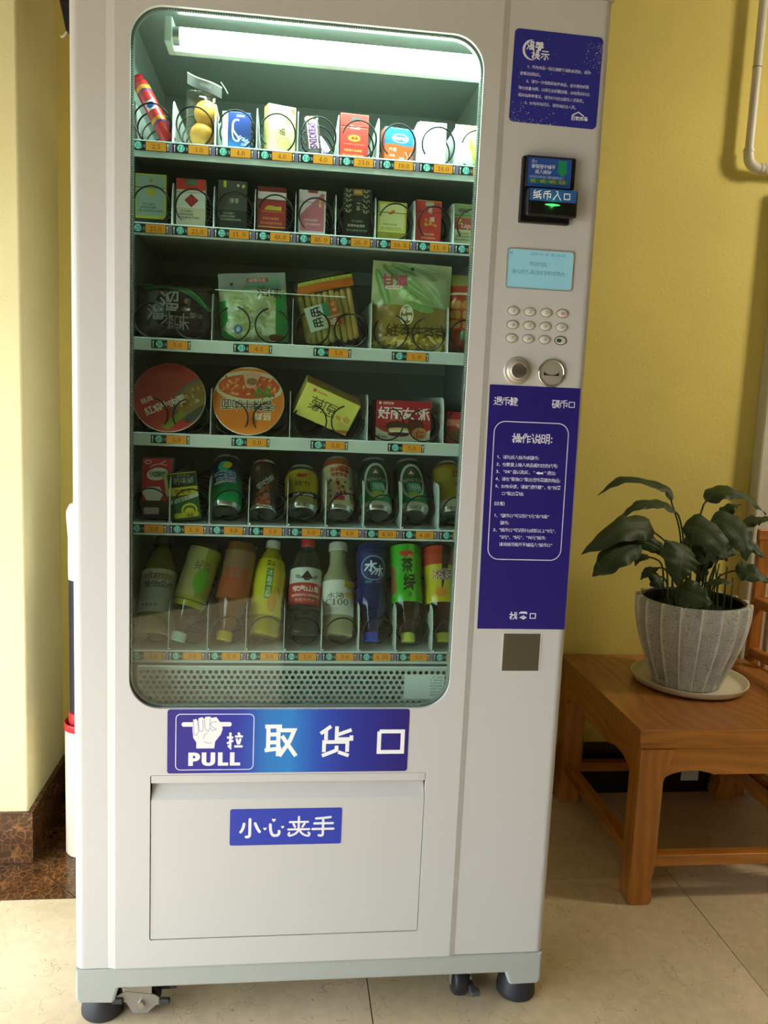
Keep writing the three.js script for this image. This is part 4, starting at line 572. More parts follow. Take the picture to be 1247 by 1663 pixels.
pack('cigarette_pack', 'green, red and beige cigarette pack cut by the right window edge, second shelf', 0.7025, Y2 + 0.002, 0.056, 0.076, PD, 0.05, (g, w, h) => { fill(g, '#7f8f52', 0, 0, w, h); rr(g, 34, 40, 96, 34, 16); g.fillStyle = '#4a4438'; g.fill(); fill(g, '#b23a2c', 0, 118, w, 98); g.fillStyle = '#f0ead8'; g.font = 'italic 44px serif'; g.fillText('Liqun', 66, 198); for (let i = 0; i < 6; i++) disc(g, '#cfc04e', 40 + rnd() * 40, 136 + rnd() * 34, 9); fill(g, '#c0b98e', 0, 216, w, h); warn(g, 236, '#4f4a34', 34, 19); fill(g, '#8f8c48', 0, 326, w, 40); }, '#8c8a5a', { group: G2 });

// third shelf: bags ----------------------------------------------------------
function bag(name, label, category, [x, y, z], w, h, bulge, tilt, lean, art, opt = {}, cw = 360) {
  const o = thing(name, label, category, [x, y, z]); o.rotation.order = 'ZXY'; o.rotation.z = tilt; o.rotation.x = lean;
  part('bag', bagShape(w, h, bulge, opt), print(cw, Math.round((cw * h) / w), art, { ...foil, ...opt.mat }), o);
  return o;
}
bag('plum_bag', 'round dark purple bag with grey brushed characters and green edge, third shelf', 'snack bag', [0.158, Y3 + 0.002, -0.118], 0.136, 0.1, 0.05, 0, -0.12, (g, w, h) => {
  fill(g, '#2b1a20', 0, 0, w, h); g.strokeStyle = '#1d7a3c'; g.lineWidth = 20; g.beginPath(); g.moveTo(40, 26); g.quadraticCurveTo(220, -20, 356, 120); g.stroke(); g.strokeStyle = '#56c43e'; g.lineWidth = 6; g.beginPath(); g.moveTo(200, 8); g.quadraticCurveTo(300, 36, 340, 104); g.stroke();
  write(g, '溜', 116, 46, 92, { color: '#a9a4a2', weight: 0.1 }); write(g, '溜', 54, 102, 80, { color: '#8d8888', weight: 0.1 }); write(g, '本', 126, 144, 76, { color: '#8d8888', weight: 0.1 }); write(g, '味', 186, 150, 76, { color: '#8d8888' }); write(g, '梅', 238, 70, 30, { color: '#a09a9a' }); write(g, '子', 240, 100, 28, { color: '#a09a9a' }); write(g, '酸味', 268, 140, 28, { color: '#9a9494' });
}, { s: 21, head: 0.04, wrinkle: 0.002 });
{
  const o = bag('pickled_feet_bag', 'green edged clear bag of pale pickled chicken feet with grey header', 'snack bag', [0.31, Y3 + 0.002, -0.11], 0.125, 0.13, 0.046, 0.08, -0.08, (g, w, h) => {
    fill(g, '#cfc9a0', 0, 0, w, h);
    for (let i = 0; i < 70; i++) { const x = 40 + rnd() * (w - 90), y = 120 + rnd() * (h - 160), a = rnd() * PI, l = 26 + rnd() * 50; g.lineCap = 'round'; g.strokeStyle = ['#e8e0bd', '#d9cf9c', '#b9b46c', '#c3c07c', '#efe9cf'][i % 5]; g.lineWidth = 10 + rnd() * 14; g.beginPath(); g.moveTo(x, y); g.quadraticCurveTo(x + l * 0.5, y + 14, x + Math.cos(a) * l, y + Math.sin(a) * l); g.stroke(); }
    blob(g, '#159a46', [[0, 150], [34, 150], [40, 250], [10, 300], [60, 340], [130, h], [0, h]]); blob(g, '#159a46', [[w - 52, 110], [w, 110], [w, h], [w - 66, h]]);
    fill(g, '#9aa39a', 0, 0, w, 96); blob(g, '#6fa284', [[150, 40], [330, 30], [330, 96], [120, 96]]); fill(g, '#b05a56', 152, 26, 116, 24); write(g, '鲜辣风味', 164, 28, 20, { color: '#e8cfc8' }); disc(g, '#3b403c', 70, 58, 9);
    write(g, '泡', 208, 76, 60, { color: '#38342c', weight: 0.12 }); write(g, '味', 276, 84, 60, { color: '#38342c', weight: 0.12 }); disc(g, '#2b62a8', 92, 306, 24); write(g, '安', 80, 294, 24); disc(g, '#8f4a1c', 296, 350, 40, 16);
  }, { s: 23, head: 0.2, wrinkle: 0.003 });
}
{
  const o = thing('rice_cracker_bag', 'clear bag of long rice cracker sticks with orange band, tilted left on third shelf', 'snack bag', [0.458, Y3 + 0.003, -0.115]); o.rotation.z = 0.2; o.rotation.x = -0.1;
  const stick = new THREE.CapsuleGeometry(0.0056, 0.088, 4, 10), biscuit = std('#ffffff', 0.6, 0, { map: texture(field(64, 128, (u, v) => { const k = fbm(u, v, 8, 3, 231); return [206 + 26 * k, 172 + 30 * k, 96 + 40 * k]; })) });
  for (let i = 0; i < 9; i++) { const m = part('cracker_stick', stick, biscuit, o); m.position.set(-0.046 + i * 0.0115, 0.054 + (i % 3) * 0.002, 0.006 - Math.abs(i - 4) * 0.0014); m.rotation.z = (rnd() - 0.5) * 0.05; }
  part('clear_bag', bagShape(0.116, 0.138, 0.04, { head: 0.16, foot: 0.03, s: 25, wrinkle: 0.0024 }), phy({ color: '#f6f2e0', transmission: 1, roughness: 0.08, thickness: 0, ior: 1.4, bumpMap: crinkle, bumpScale: 0.004, side: THREE.DoubleSide }), o);
  const band = new THREE.PlaneGeometry(0.114, 0.026, 16, 4), q = band.attributes.position; for (let i = 0; i < q.count; i++) q.setXYZ(i, q.getX(i), q.getY(i) + 0.118 + q.getX(i) * 0.05, 0.013 - Math.pow(q.getX(i) / 0.06, 2) * 0.006 - (q.getY(i) > 0.005 ? 0.004 : 0)); band.computeVertexNormals();
  part('orange_band', band, print(360, 84, (g, w, h) => { fill(g, '#dd7426', 0, 0, w, h); fill(g, '#c2c844', 0, 0, w, 30); fill(g, '#23241c', 0, 0, w, 8); for (let i = 0; i < 12; i++) disc(g, '#dfe27a', rnd() * w, 18, 4 + rnd() * 5); blob(g, '#2c2a22', [[0, 0], [34, 0], [10, 84], [0, 84]]); }, foil), o);
  const lab = part('front_label', plate(0.062, 0.046, 0.001, 0.0003), print(360, 268, (g, w, h) => { fill(g, '#e6e4da', 0, 0, 200, h); write(g, '旺', 60, 18, 104, { color: '#1b1b1a', weight: 0.15 }); write(g, '旺', 56, 134, 104, { color: '#1b1b1a', weight: 0.15 }); fill(g, '#2c8a62', 196, 0, 84, 150); fill(g, '#d8622c', 270, 0, 90, 150); write(g, '鲜', 296, 12, 44, { color: '#f0e6cf' }); write(g, '味', 296, 72, 44, { color: '#f0e6cf' }); fill(g, '#c9c09a', 196, 150, 170, 120); fill(g, '#c23a2c', 210, 168, 150, 100); write(g, '福', 236, 178, 76, { color: '#f0e9d8', weight: 0.12 }); }, { ...film }), o);
  lab.position.set(-0.012, 0.056, 0.0215); lab.rotation.z = 0.12;
}
bag('broad_bean_bag', 'large upright bag with green bean pods above a golden brown lower half', 'snack bag', [0.6, Y3 + 0.002, -0.108], 0.152, 0.165, 0.05, -0.02, -0.05, (g, w, h) => {
  const lg = g.createLinearGradient(0, 0, 0, h * 0.55); lg.addColorStop(0, '#b9bc8c'); lg.addColorStop(1, '#93a36c'); g.fillStyle = lg; g.fillRect(0, 0, w, h);
  for (const [x, y, l, a, c] of [[250, 60, 300, 0.3, '#7f9c62'], [300, 30, 260, 0.25, '#a6b988'], [180, 130, 330, 0.75, '#5f8a4a'], [210, 110, 290, 0.62, '#8cac6c'], [330, 120, 220, 0.7, '#b4c29a'], [60, 170, 250, 1.25, '#6f9656'], [280, 190, 230, 0.5, '#86a868'], [380, 200, 190, 0.8, '#9fb480']]) { disc(g, c, x, y, l / 2, 26, a); disc(g, 'rgba(225,235,200,.35)', x - 4, y - 8, l / 2.4, 8, a); }
  for (const [x, y] of [[150, 160], [190, 196], [232, 226], [280, 250]]) { disc(g, '#9cc07a', x, y, 38, 24, 0.6); disc(g, '#bcd79c', x - 6, y - 6, 22, 11, 0.6); }
  fill(g, '#8a7433', 0, 262, w, h); g.strokeStyle = '#8a7433'; for (const [x, y, l] of [[240, 260, 120], [320, 276, 120]]) { g.lineWidth = 4; disc(g, '#7fa25e', x, y, l / 2, 22, 0.1); }
  write(g, '甘源', 52, 84, 70, { color: '#b04a62', weight: 0.16 }); g.fillStyle = '#efe9dc'; rr(g, 72, 152, 96, 20, 8); g.fill(); g.fillStyle = '#9c4458'; g.font = 'bold 17px sans-serif'; g.fillText('GANYUAN', 78, 168);
  ring(g, '#e6e4d2', 208, 318, 40, 56, 6); write(g, '香', 176, 280, 30, { color: '#efeede', weight: 0.13 }); write(g, '酸', 210, 274, 30, { color: '#efeede', weight: 0.13 }); write(g, '辣', 178, 324, 30, { color: '#efeede', weight: 0.13 }); write(g, '香', 212, 320, 30, { color: '#efeede', weight: 0.13 });
  write(g, '鲜香味茶豆', 84, 376, 76, { color: '#3f3514', weight: 0.11, gap: 0.02 }); g.fillStyle = '#5d4e20'; g.font = 'italic 20px serif'; g.fillText('Chinese flavour beans', 130, 480);
  for (let i = 0; i < 60; i++) disc(g, ['#c9b04a', '#dcc76a', '#a88c34', '#8f7428'][i % 4], rnd() * w, h - 40 + (rnd() - 0.5) * 66, 22 + rnd() * 16, 9 + rnd() * 8, rnd() * 3);
  disc(g, '#1c1c18', w * 0.5, 36, 10);
}, { s: 27, head: 0.1, foot: 0.02, wrinkle: 0.002 }, 480);
bag('red_yellow_bag', 'red and yellow bag mostly hidden by right window edge on the third shelf', 'snack bag', [0.715, Y3 + 0.002, -0.115], 0.075, 0.15, 0.03, 0, -0.08, (g, w, h) => { fill(g, '#a83a20', 0, 0, w, h); fill(g, '#9c9a56', 0, 0, w, 130); fill(g, '#b52a22', 0, 104, w, 72); fill(g, '#e2d9b0', 0, 170, w, 20); for (let i = 0; i < 8; i++) { rr(g, 10 + (i % 3) * 110, 240 + Math.floor(i / 3) * 90, 96, 78, 26); g.fillStyle = '#c98a42'; g.fill(); } fill(g, '#8c2a1a', 0, 520, w, 300); disc(g, '#5d7a4c', 140, 560, 46); }, { s: 29, head: 0.06 });
// fourth shelf ---------------------------------------------------------------
function noodleCup(label, x, lidArt, side, spin) {
  const o = thing('noodle_cup', label, 'noodle cup', [x, Y4 + 0.0665, -0.1], 0, 'noodle cups lying on the fourth shelf'); o.rotation.order = 'XYZ'; o.rotation.x = PI / 2 - 0.32;
  part('cup', lathe([[0, -0.098], [0.046, -0.098], [0.05, -0.094], [0.0635, -0.006], [0.0655, -0.003]], 48), std(side, 0.4), o);
  part('cup_rim', new THREE.TorusGeometry(0.0655, 0.0018, 8, 64).rotateX(PI / 2).translate(0, -0.001, 0), std('#e9e4da', 0.4), o);
  const lid = new THREE.CircleGeometry(0.0662, 56).rotateX(-PI / 2).translate(0, 0.0012, 0);
  const m = part('cup_lid', lid, print(512, 512, lidArt, { roughness: 0.3, clearcoat: 0.5, clearcoatRoughness: 0.15, bumpMap: crinkle, bumpScale: 0.0012 }), o); m.rotation.y = spin;
  return o;
}
noodleCup('red lidded instant noodle cup with beef bowl picture, first on the fourth shelf', 0.1535, (g, w, h) => {
  fill(g, '#b3342e', 0, 0, w, h); g.strokeStyle = '#c6564c'; g.lineWidth = 3; for (let i = 0; i < 30; i++) { g.beginPath(); g.arc(256, 256, 250, i * 0.21, i * 0.21 + 0.05); g.stroke(); }
  disc(g, '#5c5f58', 420, 330, 190, 120, -0.35); disc(g, '#8a6a34', 424, 318, 160, 92, -0.35); for (let i = 0; i < 60; i++) disc(g, ['#b59a48', '#6b7a3a', '#8f5a2e', '#c7b468'][i % 4], 424 + (rnd() - 0.5) * 230, 318 + (rnd() - 0.5) * 120, 14, 6, rnd() * 3); disc(g, '#3f4440', 440, 440, 150, 40, -0.2);
  write(g, '红烧牛肉面', 60, 268, 58, { color: '#ece3d2', weight: 0.14, gap: 0.02 }); write(g, '经典', 60, 196, 40, { color: '#e2d6c4', weight: 0.12 }); blob(g, '#7d8a2c', [[120, 430], [300, 380], [330, 420], [160, 480]]);
}, '#7d2420', 0.42);
noodleCup('orange lidded instant noodle cup with its lettering upside down', 0.3, (g, w, h) => {
  fill(g, '#dd7a24', 0, 0, w, h); disc(g, '#cfc6a2', 256, 150, 250, 120); disc(g, '#c9522a', 256, 150, 222, 92); for (let i = 0; i < 70; i++) disc(g, ['#d96c3c', '#a83c1e', '#e08a4c', '#b5502c', '#e6b45c'][i % 5], 256 + (rnd() - 0.5) * 380, 150 + (rnd() - 0.5) * 130, 16, 8, rnd() * 3); blob(g, '#cfcbbd', [[170, 0], [342, 0], [330, 12], [180, 12]]); blob(g, '#d8a88c', [[204, 40], [340, 40], [300, 160], [236, 160]]); disc(g, '#8f6a44', 276, 110, 40, 28);
  for (const [x, y] of [[330, 170], [360, 200], [390, 172], [316, 206], [404, 212]]) disc(g, '#4d8a34', x, y, 22, 16, rnd() * 2); fill(g, '#4d8a34', 352, 200, 8, 50);
  turned(g, 440, 370, PI, () => { write(g, '香辣牛肉面', 0, 40, 76, { color: '#e9e2d2', weight: 0.2, gap: 0.0 }); write(g, '香辣牛肉面', 0, 40, 76, { color: '#3d3a34', weight: 0.1, gap: 0.0 }); write(g, '经典', 20, -30, 56, { color: '#eadcc6', weight: 0.13 }); });
}, '#b4571c', 0);
function snackBox(name, label, [x, y, z], w, h, d, rot, front, top, side) {
  const o = thing(name, label, 'snack box', [x, y, z]); o.rotation.order = 'YXZ'; o.rotation.set(...rot);
  const f = print(360, Math.round((360 * h) / w), front, film), t = print(360, Math.round((360 * d) / w), top, film), s = std(side, 0.42);
  const g = new RoundedBoxGeometry(w, h, d, 2, 0.0012).translate(0, h / 2, -d / 2), m = new THREE.Mesh(g, [s, s, t, s, f, s]); m.name = 'box'; m.castShadow = m.receiveShadow = true; o.add(m);
  const p = g.attributes.position, uv = g.attributes.uv, n = g.attributes.normal; for (let i = 0; i < p.count; i++) if (n.getZ(i) > 0.6) uv.setXY(i, p.getX(i) / w + 0.5, p.getY(i) / h); else if (n.getY(i) > 0.6) uv.setXY(i, p.getX(i) / w + 0.5, -p.getZ(i) / d);
  part('end_flap', rbox(w / 2, w / 2 + 0.0006, 0.004, h - 0.004, -d + 0.004, -0.004, 0.0003, 1), s, o);
  return o;
}
snackBox('potato_snack_box', 'yellow potato snack box lying tipped to the right on the fourth shelf', [0.435, Y4 + 0.027, -0.105], 0.112, 0.067, 0.05, [0.3, 0, -0.4], (g, w, h) => {
  fill(g, '#d8d05c', 0, 0, w, h); disc(g, '#c2452e', 62, 28, 11); g.fillStyle = '#a8622c'; g.font = 'bold 20px sans-serif'; g.fillText('ORION', 78, 36); write(g, '薯愿', 66, 58, 88, { color: '#3f3a1a', weight: 0.07, gap: -0.04 }); for (let i = 0; i < 8; i++) disc(g, ['#e0b850', '#c99a3c', '#e8cc74'][i % 3], 270 + rnd() * 60, 110 + rnd() * 50, 26, 12, rnd()); blob(g, '#cf7a2e', [[250, h], [360, 178], [360, 202], [300, h]]); ring(g, '#b3a84a', 236, 62, 22, 20, 3);
}, (g, w, h) => { fill(g, '#d49c34', 0, 0, w, h); disc(g, '#c9c25a', 190, 84, 100, 34); ring(g, '#4f6a34', 170, 86, 24, 20, 6); fill(g, '#dba83c', 0, 0, w, 22); }, '#b3ac46');
snackBox('pie_box', 'red pie box with white characters and a chocolate pie picture', [0.597, Y4, -0.1], 0.108, 0.079, 0.062, [0, 0.05, 0], (g, w, h) => {
  fill(g, '#b3202c', 0, 0, w, h); disc(g, '#f2eee8', 24, 18, 9); g.fillStyle = '#f2eee8'; g.font = 'bold 21px sans-serif'; g.fillText('ORION', 42, 26); write(g, '好丽友', 14, 42, 74, { color: '#f4f0ea', weight: 0.13, gap: 0.07 }); disc(g, '#f4f0ea', 262, 78, 6); write(g, '派', 278, 46, 72, { color: '#f4f0ea', weight: 0.13 }); g.fillStyle = '#d68a6a'; g.font = '16px sans-serif'; g.fillText('SINCE 1956', 90, 130);
  g.fillStyle = '#d9d2b8'; g.beginPath(); g.moveTo(0, 170); g.quadraticCurveTo(40, 200, 90, 210); g.lineTo(300, 212); g.quadraticCurveTo(340, 196, 360, 176); g.lineTo(360, h); g.lineTo(0, h); g.fill();
  disc(g, '#4a241c', 140, 168, 76, 38); disc(g, '#d8c56c', 152, 186, 70, 14); disc(g, '#efe6cf', 154, 198, 68, 10); disc(g, '#4a241c', 150, 216, 70, 14); disc(g, '#5d2c22', 262, 156, 56, 40); disc(g, '#c98a4c', 290, 206, 48, 38); write(g, '仁', 266, 184, 48, { color: '#b02c24', weight: 0.14 }); g.fillStyle = '#3a2c24'; g.font = 'bold 34px sans-serif'; g.fillText('2', 12, 250); g.font = 'bold 14px sans-serif'; g.fillText('PACKS', 36, 240);
}, (g, w, h) => { fill(g, '#a31c26', 0, 0, w, h); write(g, '好丽友派', 30, 90, 70, { color: '#e6dcd6', weight: 0.12, gap: 0.14 }); fill(g, '#c9a08a', 10, h - 10, w - 20, 3); }, '#8c1a22');
snackBox('pie_box', 'second red box half hidden by the right window edge, fourth shelf', [0.72, Y4, -0.1], 0.076, 0.062, 0.05, [0, 0, 0], (g, w, h) => { fill(g, '#b8262c', 0, 0, w, h); fill(g, '#d9876c', 0, 70, w, 60); write(g, '农家茶', 90, 110, 40, { color: '#e8ddc8' }); disc(g, '#8a5a3a', 140, 220, 150, 70); }, (g, w, h) => fill(g, '#a82028', 0, 0, w, h), '#8c1f24');

// fifth shelf: cartons and cans ------------------------------------------------
pack('milk_drink_carton', 'red and white milk drink carton at the left end of the fifth shelf', 0.131, Y5 + 0.004, 0.056, 0.116, 0.036, 0, (g, w, h) => { fill(g, '#c4203c', 0, 0, w, h); disc(g, '#e6dfe0', 50, 34, 30, 20); disc(g, '#c4203c', 50, 34, 22, 12); g.strokeStyle = '#e9c9cf'; g.lineWidth = 7; g.beginPath(); g.moveTo(60, 80); g.quadraticCurveTo(130, 30, 210, 60); g.moveTo(150, 50); g.lineTo(200, 18); g.stroke(); disc(g, '#e3e2d8', 130, 136, 92, 54, -0.2); write(g, '优酸乳', 62, 112, 50, { color: '#2c5a2c', weight: 0.13, gap: 0.02 }); blob(g, '#d6d2cc', [[0, 300], [50, 250], [150, 246], [180, 310], [150, 370], [40, 372]]); fill(g, '#2c2020', 0, 370, w, 200); rr(g, 14, 430, 130, 60, 12); g.fillStyle = '#d6b3b8'; g.fill(); }, '#9a9a98', { seam: 0, category: 'drink carton', z: -0.11 });
{
  const o = thing('herbal_tea_carton', 'green and yellow drink carton tilted left on the fifth shelf', 'drink carton', [0.189, Y5 + 0.004, -0.098]); o.rotation.order = 'YXZ'; o.rotation.set(-0.12, 0.1, 0.13);
  const front = print(256, 420, (g, w, h) => { fill(g, '#1f5a28', 0, 0, w, h); fill(g, '#16301c', 10, 10, w - 20, 110); write(g, '苏味鲜', 50, 44, 54, { color: '#9aa69a', weight: 0.12 }); write(g, '清香茶味', 80, 16, 26, { color: '#8a958a' }); fill(g, '#c9c22e', 0, 126, w, 70); write(g, '农家味', 50, 140, 44, { color: '#7a5a1c', weight: 0.12 }); turned(g, 0, 236, -0.2, () => { fill(g, '#c6ccc0', 0, 0, 280, 34); write(g, '味重香·无', 50, 4, 26, { color: '#3a4a3a' }); }); disc(g, '#d0c42e', 160, 330, 72, 60); rr(g, 20, 350, 220, 44, 20); g.fill(); disc(g, '#2f6a1f', 160, 330, 54, 40); disc(g, '#d0c42e', 160, 340, 44, 30); g.fillStyle = '#8a4a1c'; g.font = 'bold 52px sans-serif'; g.fillText('44', 130, 392); fill(g, '#cdc83a', 0, 0, w, 8); }, film);
  const m = new THREE.Mesh(cartonPiece(0.054, 0.03, 0, 0.092, 0.092), [std('#a8b03a', 0.4), std('#a8b03a', 0.4), std('#1d5a2a', 0.4), std('#1d5a2a', 0.4), front, std('#1d5a2a', 0.4)]); m.name = 'carton'; m.castShadow = m.receiveShadow = true; o.add(m);
  part('side_fold', prismY([[-0.0275, -0.001], [-0.033, 0.006], [-0.0268, 0.0005]], 0.05, 0.092), std('#c9cf8a', 0.4), o);
}
const CAN_LEAN = -0.66;
function can(label, x, art, { r = 0.033, L = 0.116, z = -0.117, tilt = 0, group, lean = CAN_LEAN, neck = 0.027 } = {}) {
  const o = thing('drink_can', label, 'drink can', [x, Y5 + r * Math.sin(-lean) + 0.0005, z], 0, group); o.rotation.order = 'ZXY'; o.rotation.set(lean, 0, tilt);
  const mat = print(768, 430, (g, w, h) => { g.translate(384, 0); g.scale(0.8, 1); g.translate(-384, 0); art(g, w, h); }, { roughness: 0.28, metalness: 0.55 });
  part('can_body', latheUV(lathe([[r - 0.0025, 0.0075], [r - 0.0004, 0.011], [r, 0.015], [r, L - 0.022], [r - 0.0006, L - 0.018], [neck + 0.001, L - 0.0065]], 48)), mat, o);
  part('can_base', lathe([[0, 0.0075], [0.012, 0.0062], [0.02, 0.0026], [0.0232, 0.0002], [0.0248, 0.0002], [0.0268, 0.0022], [r - 0.003, 0.0068], [r - 0.0025, 0.0075]], 40), silverCan, o);
  part('can_top', lathe([[neck + 0.001, L - 0.0065], [neck - 0.0003, L - 0.003], [neck + 0.0006, L - 0.0012], [neck - 0.0008, L], [neck - 0.0022, L - 0.003], [neck - 0.004, L - 0.0042], [0, L - 0.0038]], 40), silverCan, o);
  return o;
}
can('green and blue lemon soda can, third slot of the fifth shelf', 0.2565, (g, w, h) => {
  fill(g, '#12a455', 0, 0, w, h); const lg = g.createLinearGradient(0, 0, 0, h); lg.addColorStop(0, '#10203c'); lg.addColorStop(0.3, '#17385c'); lg.addColorStop(0.5, '#13804c'); lg.addColorStop(1, '#18b866'); g.fillStyle = lg; g.fillRect(0, 0, w, h);
  disc(g, '#2cc0a4', 372, 110, 58, 50, -0.5); disc(g, '#d6cf2c', 402, 96, 42, 30, -0.3); turned(g, 290, 190, -0.12, () => { blob(g, '#2a58a0', [[-30, 10], [180, -40], [214, 60], [-10, 120]]); write(g, '雪碧', 0, -18, 100, { color: '#e4ecf2', weight: 0.2, gap: -0.06 }); write(g, '雪碧', 0, -18, 100, { color: '#2f4f9a', weight: 0.08, gap: -0.06 }); }); blob(g, '#dfeee4', [[280, 268], [440, 246], [440, 252], [300, 290]]);
}, {});
can('narrow brown coffee can with slanted lettering, fourth slot of fifth shelf', 0.3305, (g, w, h) => {
  fill(g, '#4a3630', 0, 0, w, h); for (let i = 0; i < 40; i++) fill(g, i % 2 ? '#55403a' : '#42302a', i * 20, 0, 10, h); disc(g, '#a88a4c', 316, 70, 26); ring(g, '#4a3630', 316, 70, 18, 18, 4); turned(g, 300, 250, -0.62, () => { fill(g, '#2a2220', -30, -6, 240, 74); write(g, '香浓饮料', 0, 0, 60, { color: '#e6dfd8', weight: 0.13, gap: -0.1 }); });
  blob(g, '#b85c3a', [[300, 430], [320, 320], [440, 220], [470, 430]]); disc(g, '#c98662', 398, 330, 52, 62, 0.3); for (const [x, y] of [[372, 352], [412, 300], [340, 390]]) disc(g, '#7a3a20', x, y, 14, 18, 0.5); write(g, '饮料', 420, 398, 20, { color: '#e6dfd8' });
}, { r: 0.0285, L: 0.112, neck: 0.0245, z: -0.114 });
can('short golden energy drink can with a black band, fifth slot', 0.4055, (g, w, h) => { fill(g, '#c9b82a', 0, 0, w, h); for (let x = 0; x < w; x += 26) fill(g, '#b5a324', x, 66, 12, 240); disc(g, '#c0392b', 370, 120, 40, 22, 0.2); disc(g, '#d0402e', 410, 112, 26, 16); write(g, '动力', 316, 178, 64, { color: '#2c2a18', weight: 0.1 }); fill(g, '#1d1f1c', 0, 312, w, 52); write(g, '能量功能饮料', 300, 322, 32, { color: '#d8d8d0', weight: 0.12, gap: 0.04 }); fill(g, '#8f8a52', 0, 372, w, 60); fill(g, '#2c3a3a', 0, 0, w, 40); }, { r: 0.033, L: 0.098, z: -0.116 });
can('cream and orange juice can with little red figures, sixth slot', 0.477, (g, w, h) => { fill(g, '#d6c79c', 0, 0, w, h); fill(g, '#c85a2c', 0, 0, w, 66); write(g, '福喜', 380, 78, 56, { color: '#c43a30', weight: 0.16, gap: 0 }); write(g, '健康', 300, 96, 40, { color: '#c43a30', weight: 0.14 }); write(g, '有家有味', 310, 140, 40, { color: '#c43a30', weight: 0.14, gap: 0 }); for (let i = 0; i < 26; i++) disc(g, ['#c8402c', '#d98a3c', '#3f5a9a', '#b02c3c', '#8a5a34'][i % 5], 250 + rnd() * 270, 200 + rnd() * 170, 5 + rnd() * 12, 5 + rnd() * 14, rnd() * 3); blob(g, '#c8402c', [[372, 232], [392, 216], [398, 262], [370, 268]]); fill(g, '#7a3f8a', 352, 330, 70, 40); fill(g, '#c23a3c', 340, 356, 100, 40); }, { r: 0.032, L: 0.122, neck: 0.0265, z: -0.114 });
const beerArt = (g, w, h) => { fill(g, '#123a2c', 0, 0, w, h); fill(g, '#1f8a4c', 0, 300, w, 130); ring(g, '#c8cfc0', 392, 210, 112, 150, 26); disc(g, '#17543a', 392, 214, 98, 136); ring(g, '#c04a4a', 384, 130, 30, 30, 9); blob(g, '#e3e6ea', [[384, 110], [408, 146], [360, 146]]); g.font = 'bold 44px serif'; g.textAlign = 'center'; g.fillStyle = '#d8b8a8'; g.fillText('TSINGTAO', 392, 216); g.textAlign = 'left'; fill(g, '#4bb49a', 330, 226, 130, 84); write(g, '泡泡', 352, 236, 60, { color: '#dcefe4', weight: 0.12, gap: -0.1 }); disc(g, '#b9c85a', 392, 330, 60, 24); fill(g, '#c9ccb8', 0, 400, w, 30); };
can('dark green beer can, left one of the two matching cans on fifth shelf', 0.5525, beerArt, { z: -0.114, L: 0.122, group: 'green beer cans on the fifth shelf', tilt: 0.02 });
can('dark green beer can, right one of the two matching cans on fifth shelf', 0.6275, beerArt, { z: -0.118, L: 0.122, group: 'green beer cans on the fifth shelf', tilt: 0.05 });
can('gold can with red marks cut by the right window edge on fifth shelf', 0.7045, (g, w, h) => { fill(g, '#a8922a', 0, 0, w, h); for (let x = 0; x < w; x += 26) fill(g, '#b39d2c', x, 30, 12, 330); fill(g, '#8a2c20', 0, 0, w, 20); write(g, '红牛', 400, 90, 60, { color: '#a02c24', weight: 0.14 }); write(g, '牛', 420, 190, 80, { color: '#a02c24', weight: 0.14 }); fill(g, '#c9c4a0', 0, 366, w, 64); }, { z: -0.118, L: 0.12 });

// sixth shelf: bottles ----------------------------------------------------------
const liquid = (color, dist = 0.05, clear = 0.72) => phy({ color, transmission: clear, roughness: 0.04, thickness: 0.03, ior: 1.34, attenuationColor: new THREE.Color(color), attenuationDistance: dist, clearcoat: 0.5, clearcoatRoughness: 0.05 });
const plastic = (c) => phy({ color: c, roughness: 0.16, clearcoat: 0.8, clearcoatRoughness: 0.06 });
function bottle(label, x, { profile, mat, cap, capR = 0.0145, labelArt, lab = [0.05, 0.12], labelR = 0.0325, L = 0.2, lean = -0.52, tilt = 0, flip = false, z = -0.115, y = 0.017, capLabel }) {
  const o = thing('drink_bottle', label, 'drink bottle', [x, Y6 + y, z]); o.rotation.order = 'ZXY'; o.rotation.set(lean, 0, tilt);
  const inner = new THREE.Group(); const set = (m) => { if (flip) { m.rotation.z = PI; m.position.y = L; } return m; };
  set(part('bottle', lathe(profile.map(([r, t]) => [r, t * L]), 44), mat, o));
  const c = set(part('bottle_cap', lathe([[0, L + 0.0005], [capR - 0.0015, L], [capR, L - 0.002], [capR, L - 0.017], [capR - 0.001, L - 0.0185], [0.008, L - 0.0185]], 36), plastic(cap), o, capLabel));
  const rib = []; for (let i = 0; i < 36; i++) { const a = (i / 36) * 2 * PI; rib.push(new THREE.BoxGeometry(0.0007, 0.013, 0.0009).translate(0, L - 0.0095, capR).rotateY(a)); }
  part('cap_ribs', rib, plastic(cap), c);
  if (labelArt) {
    const rows = []; for (let i = 0; i <= 14; i++) { const t = lab[0] + ((lab[1] - lab[0]) * i) / 14, k = profile.findIndex((q) => q[1] >= t), a = profile[Math.max(0, k - 1)], b = profile[k], f = b[1] > a[1] ? (t - a[1]) / (b[1] - a[1]) : 0; rows.push([(labelR || a[0] + (b[0] - a[0]) * f) + 0.0005, t * L]); }
    set(part('bottle_label', lathe(rows, 44), print(640, 360, (g, w, h) => { g.translate(320, 0); g.scale(0.8, 1); g.translate(-320, 0); labelArt(g, w, h); }, { roughness: 0.35, clearcoat: 0.4 }), o));
  }
  return o;
}
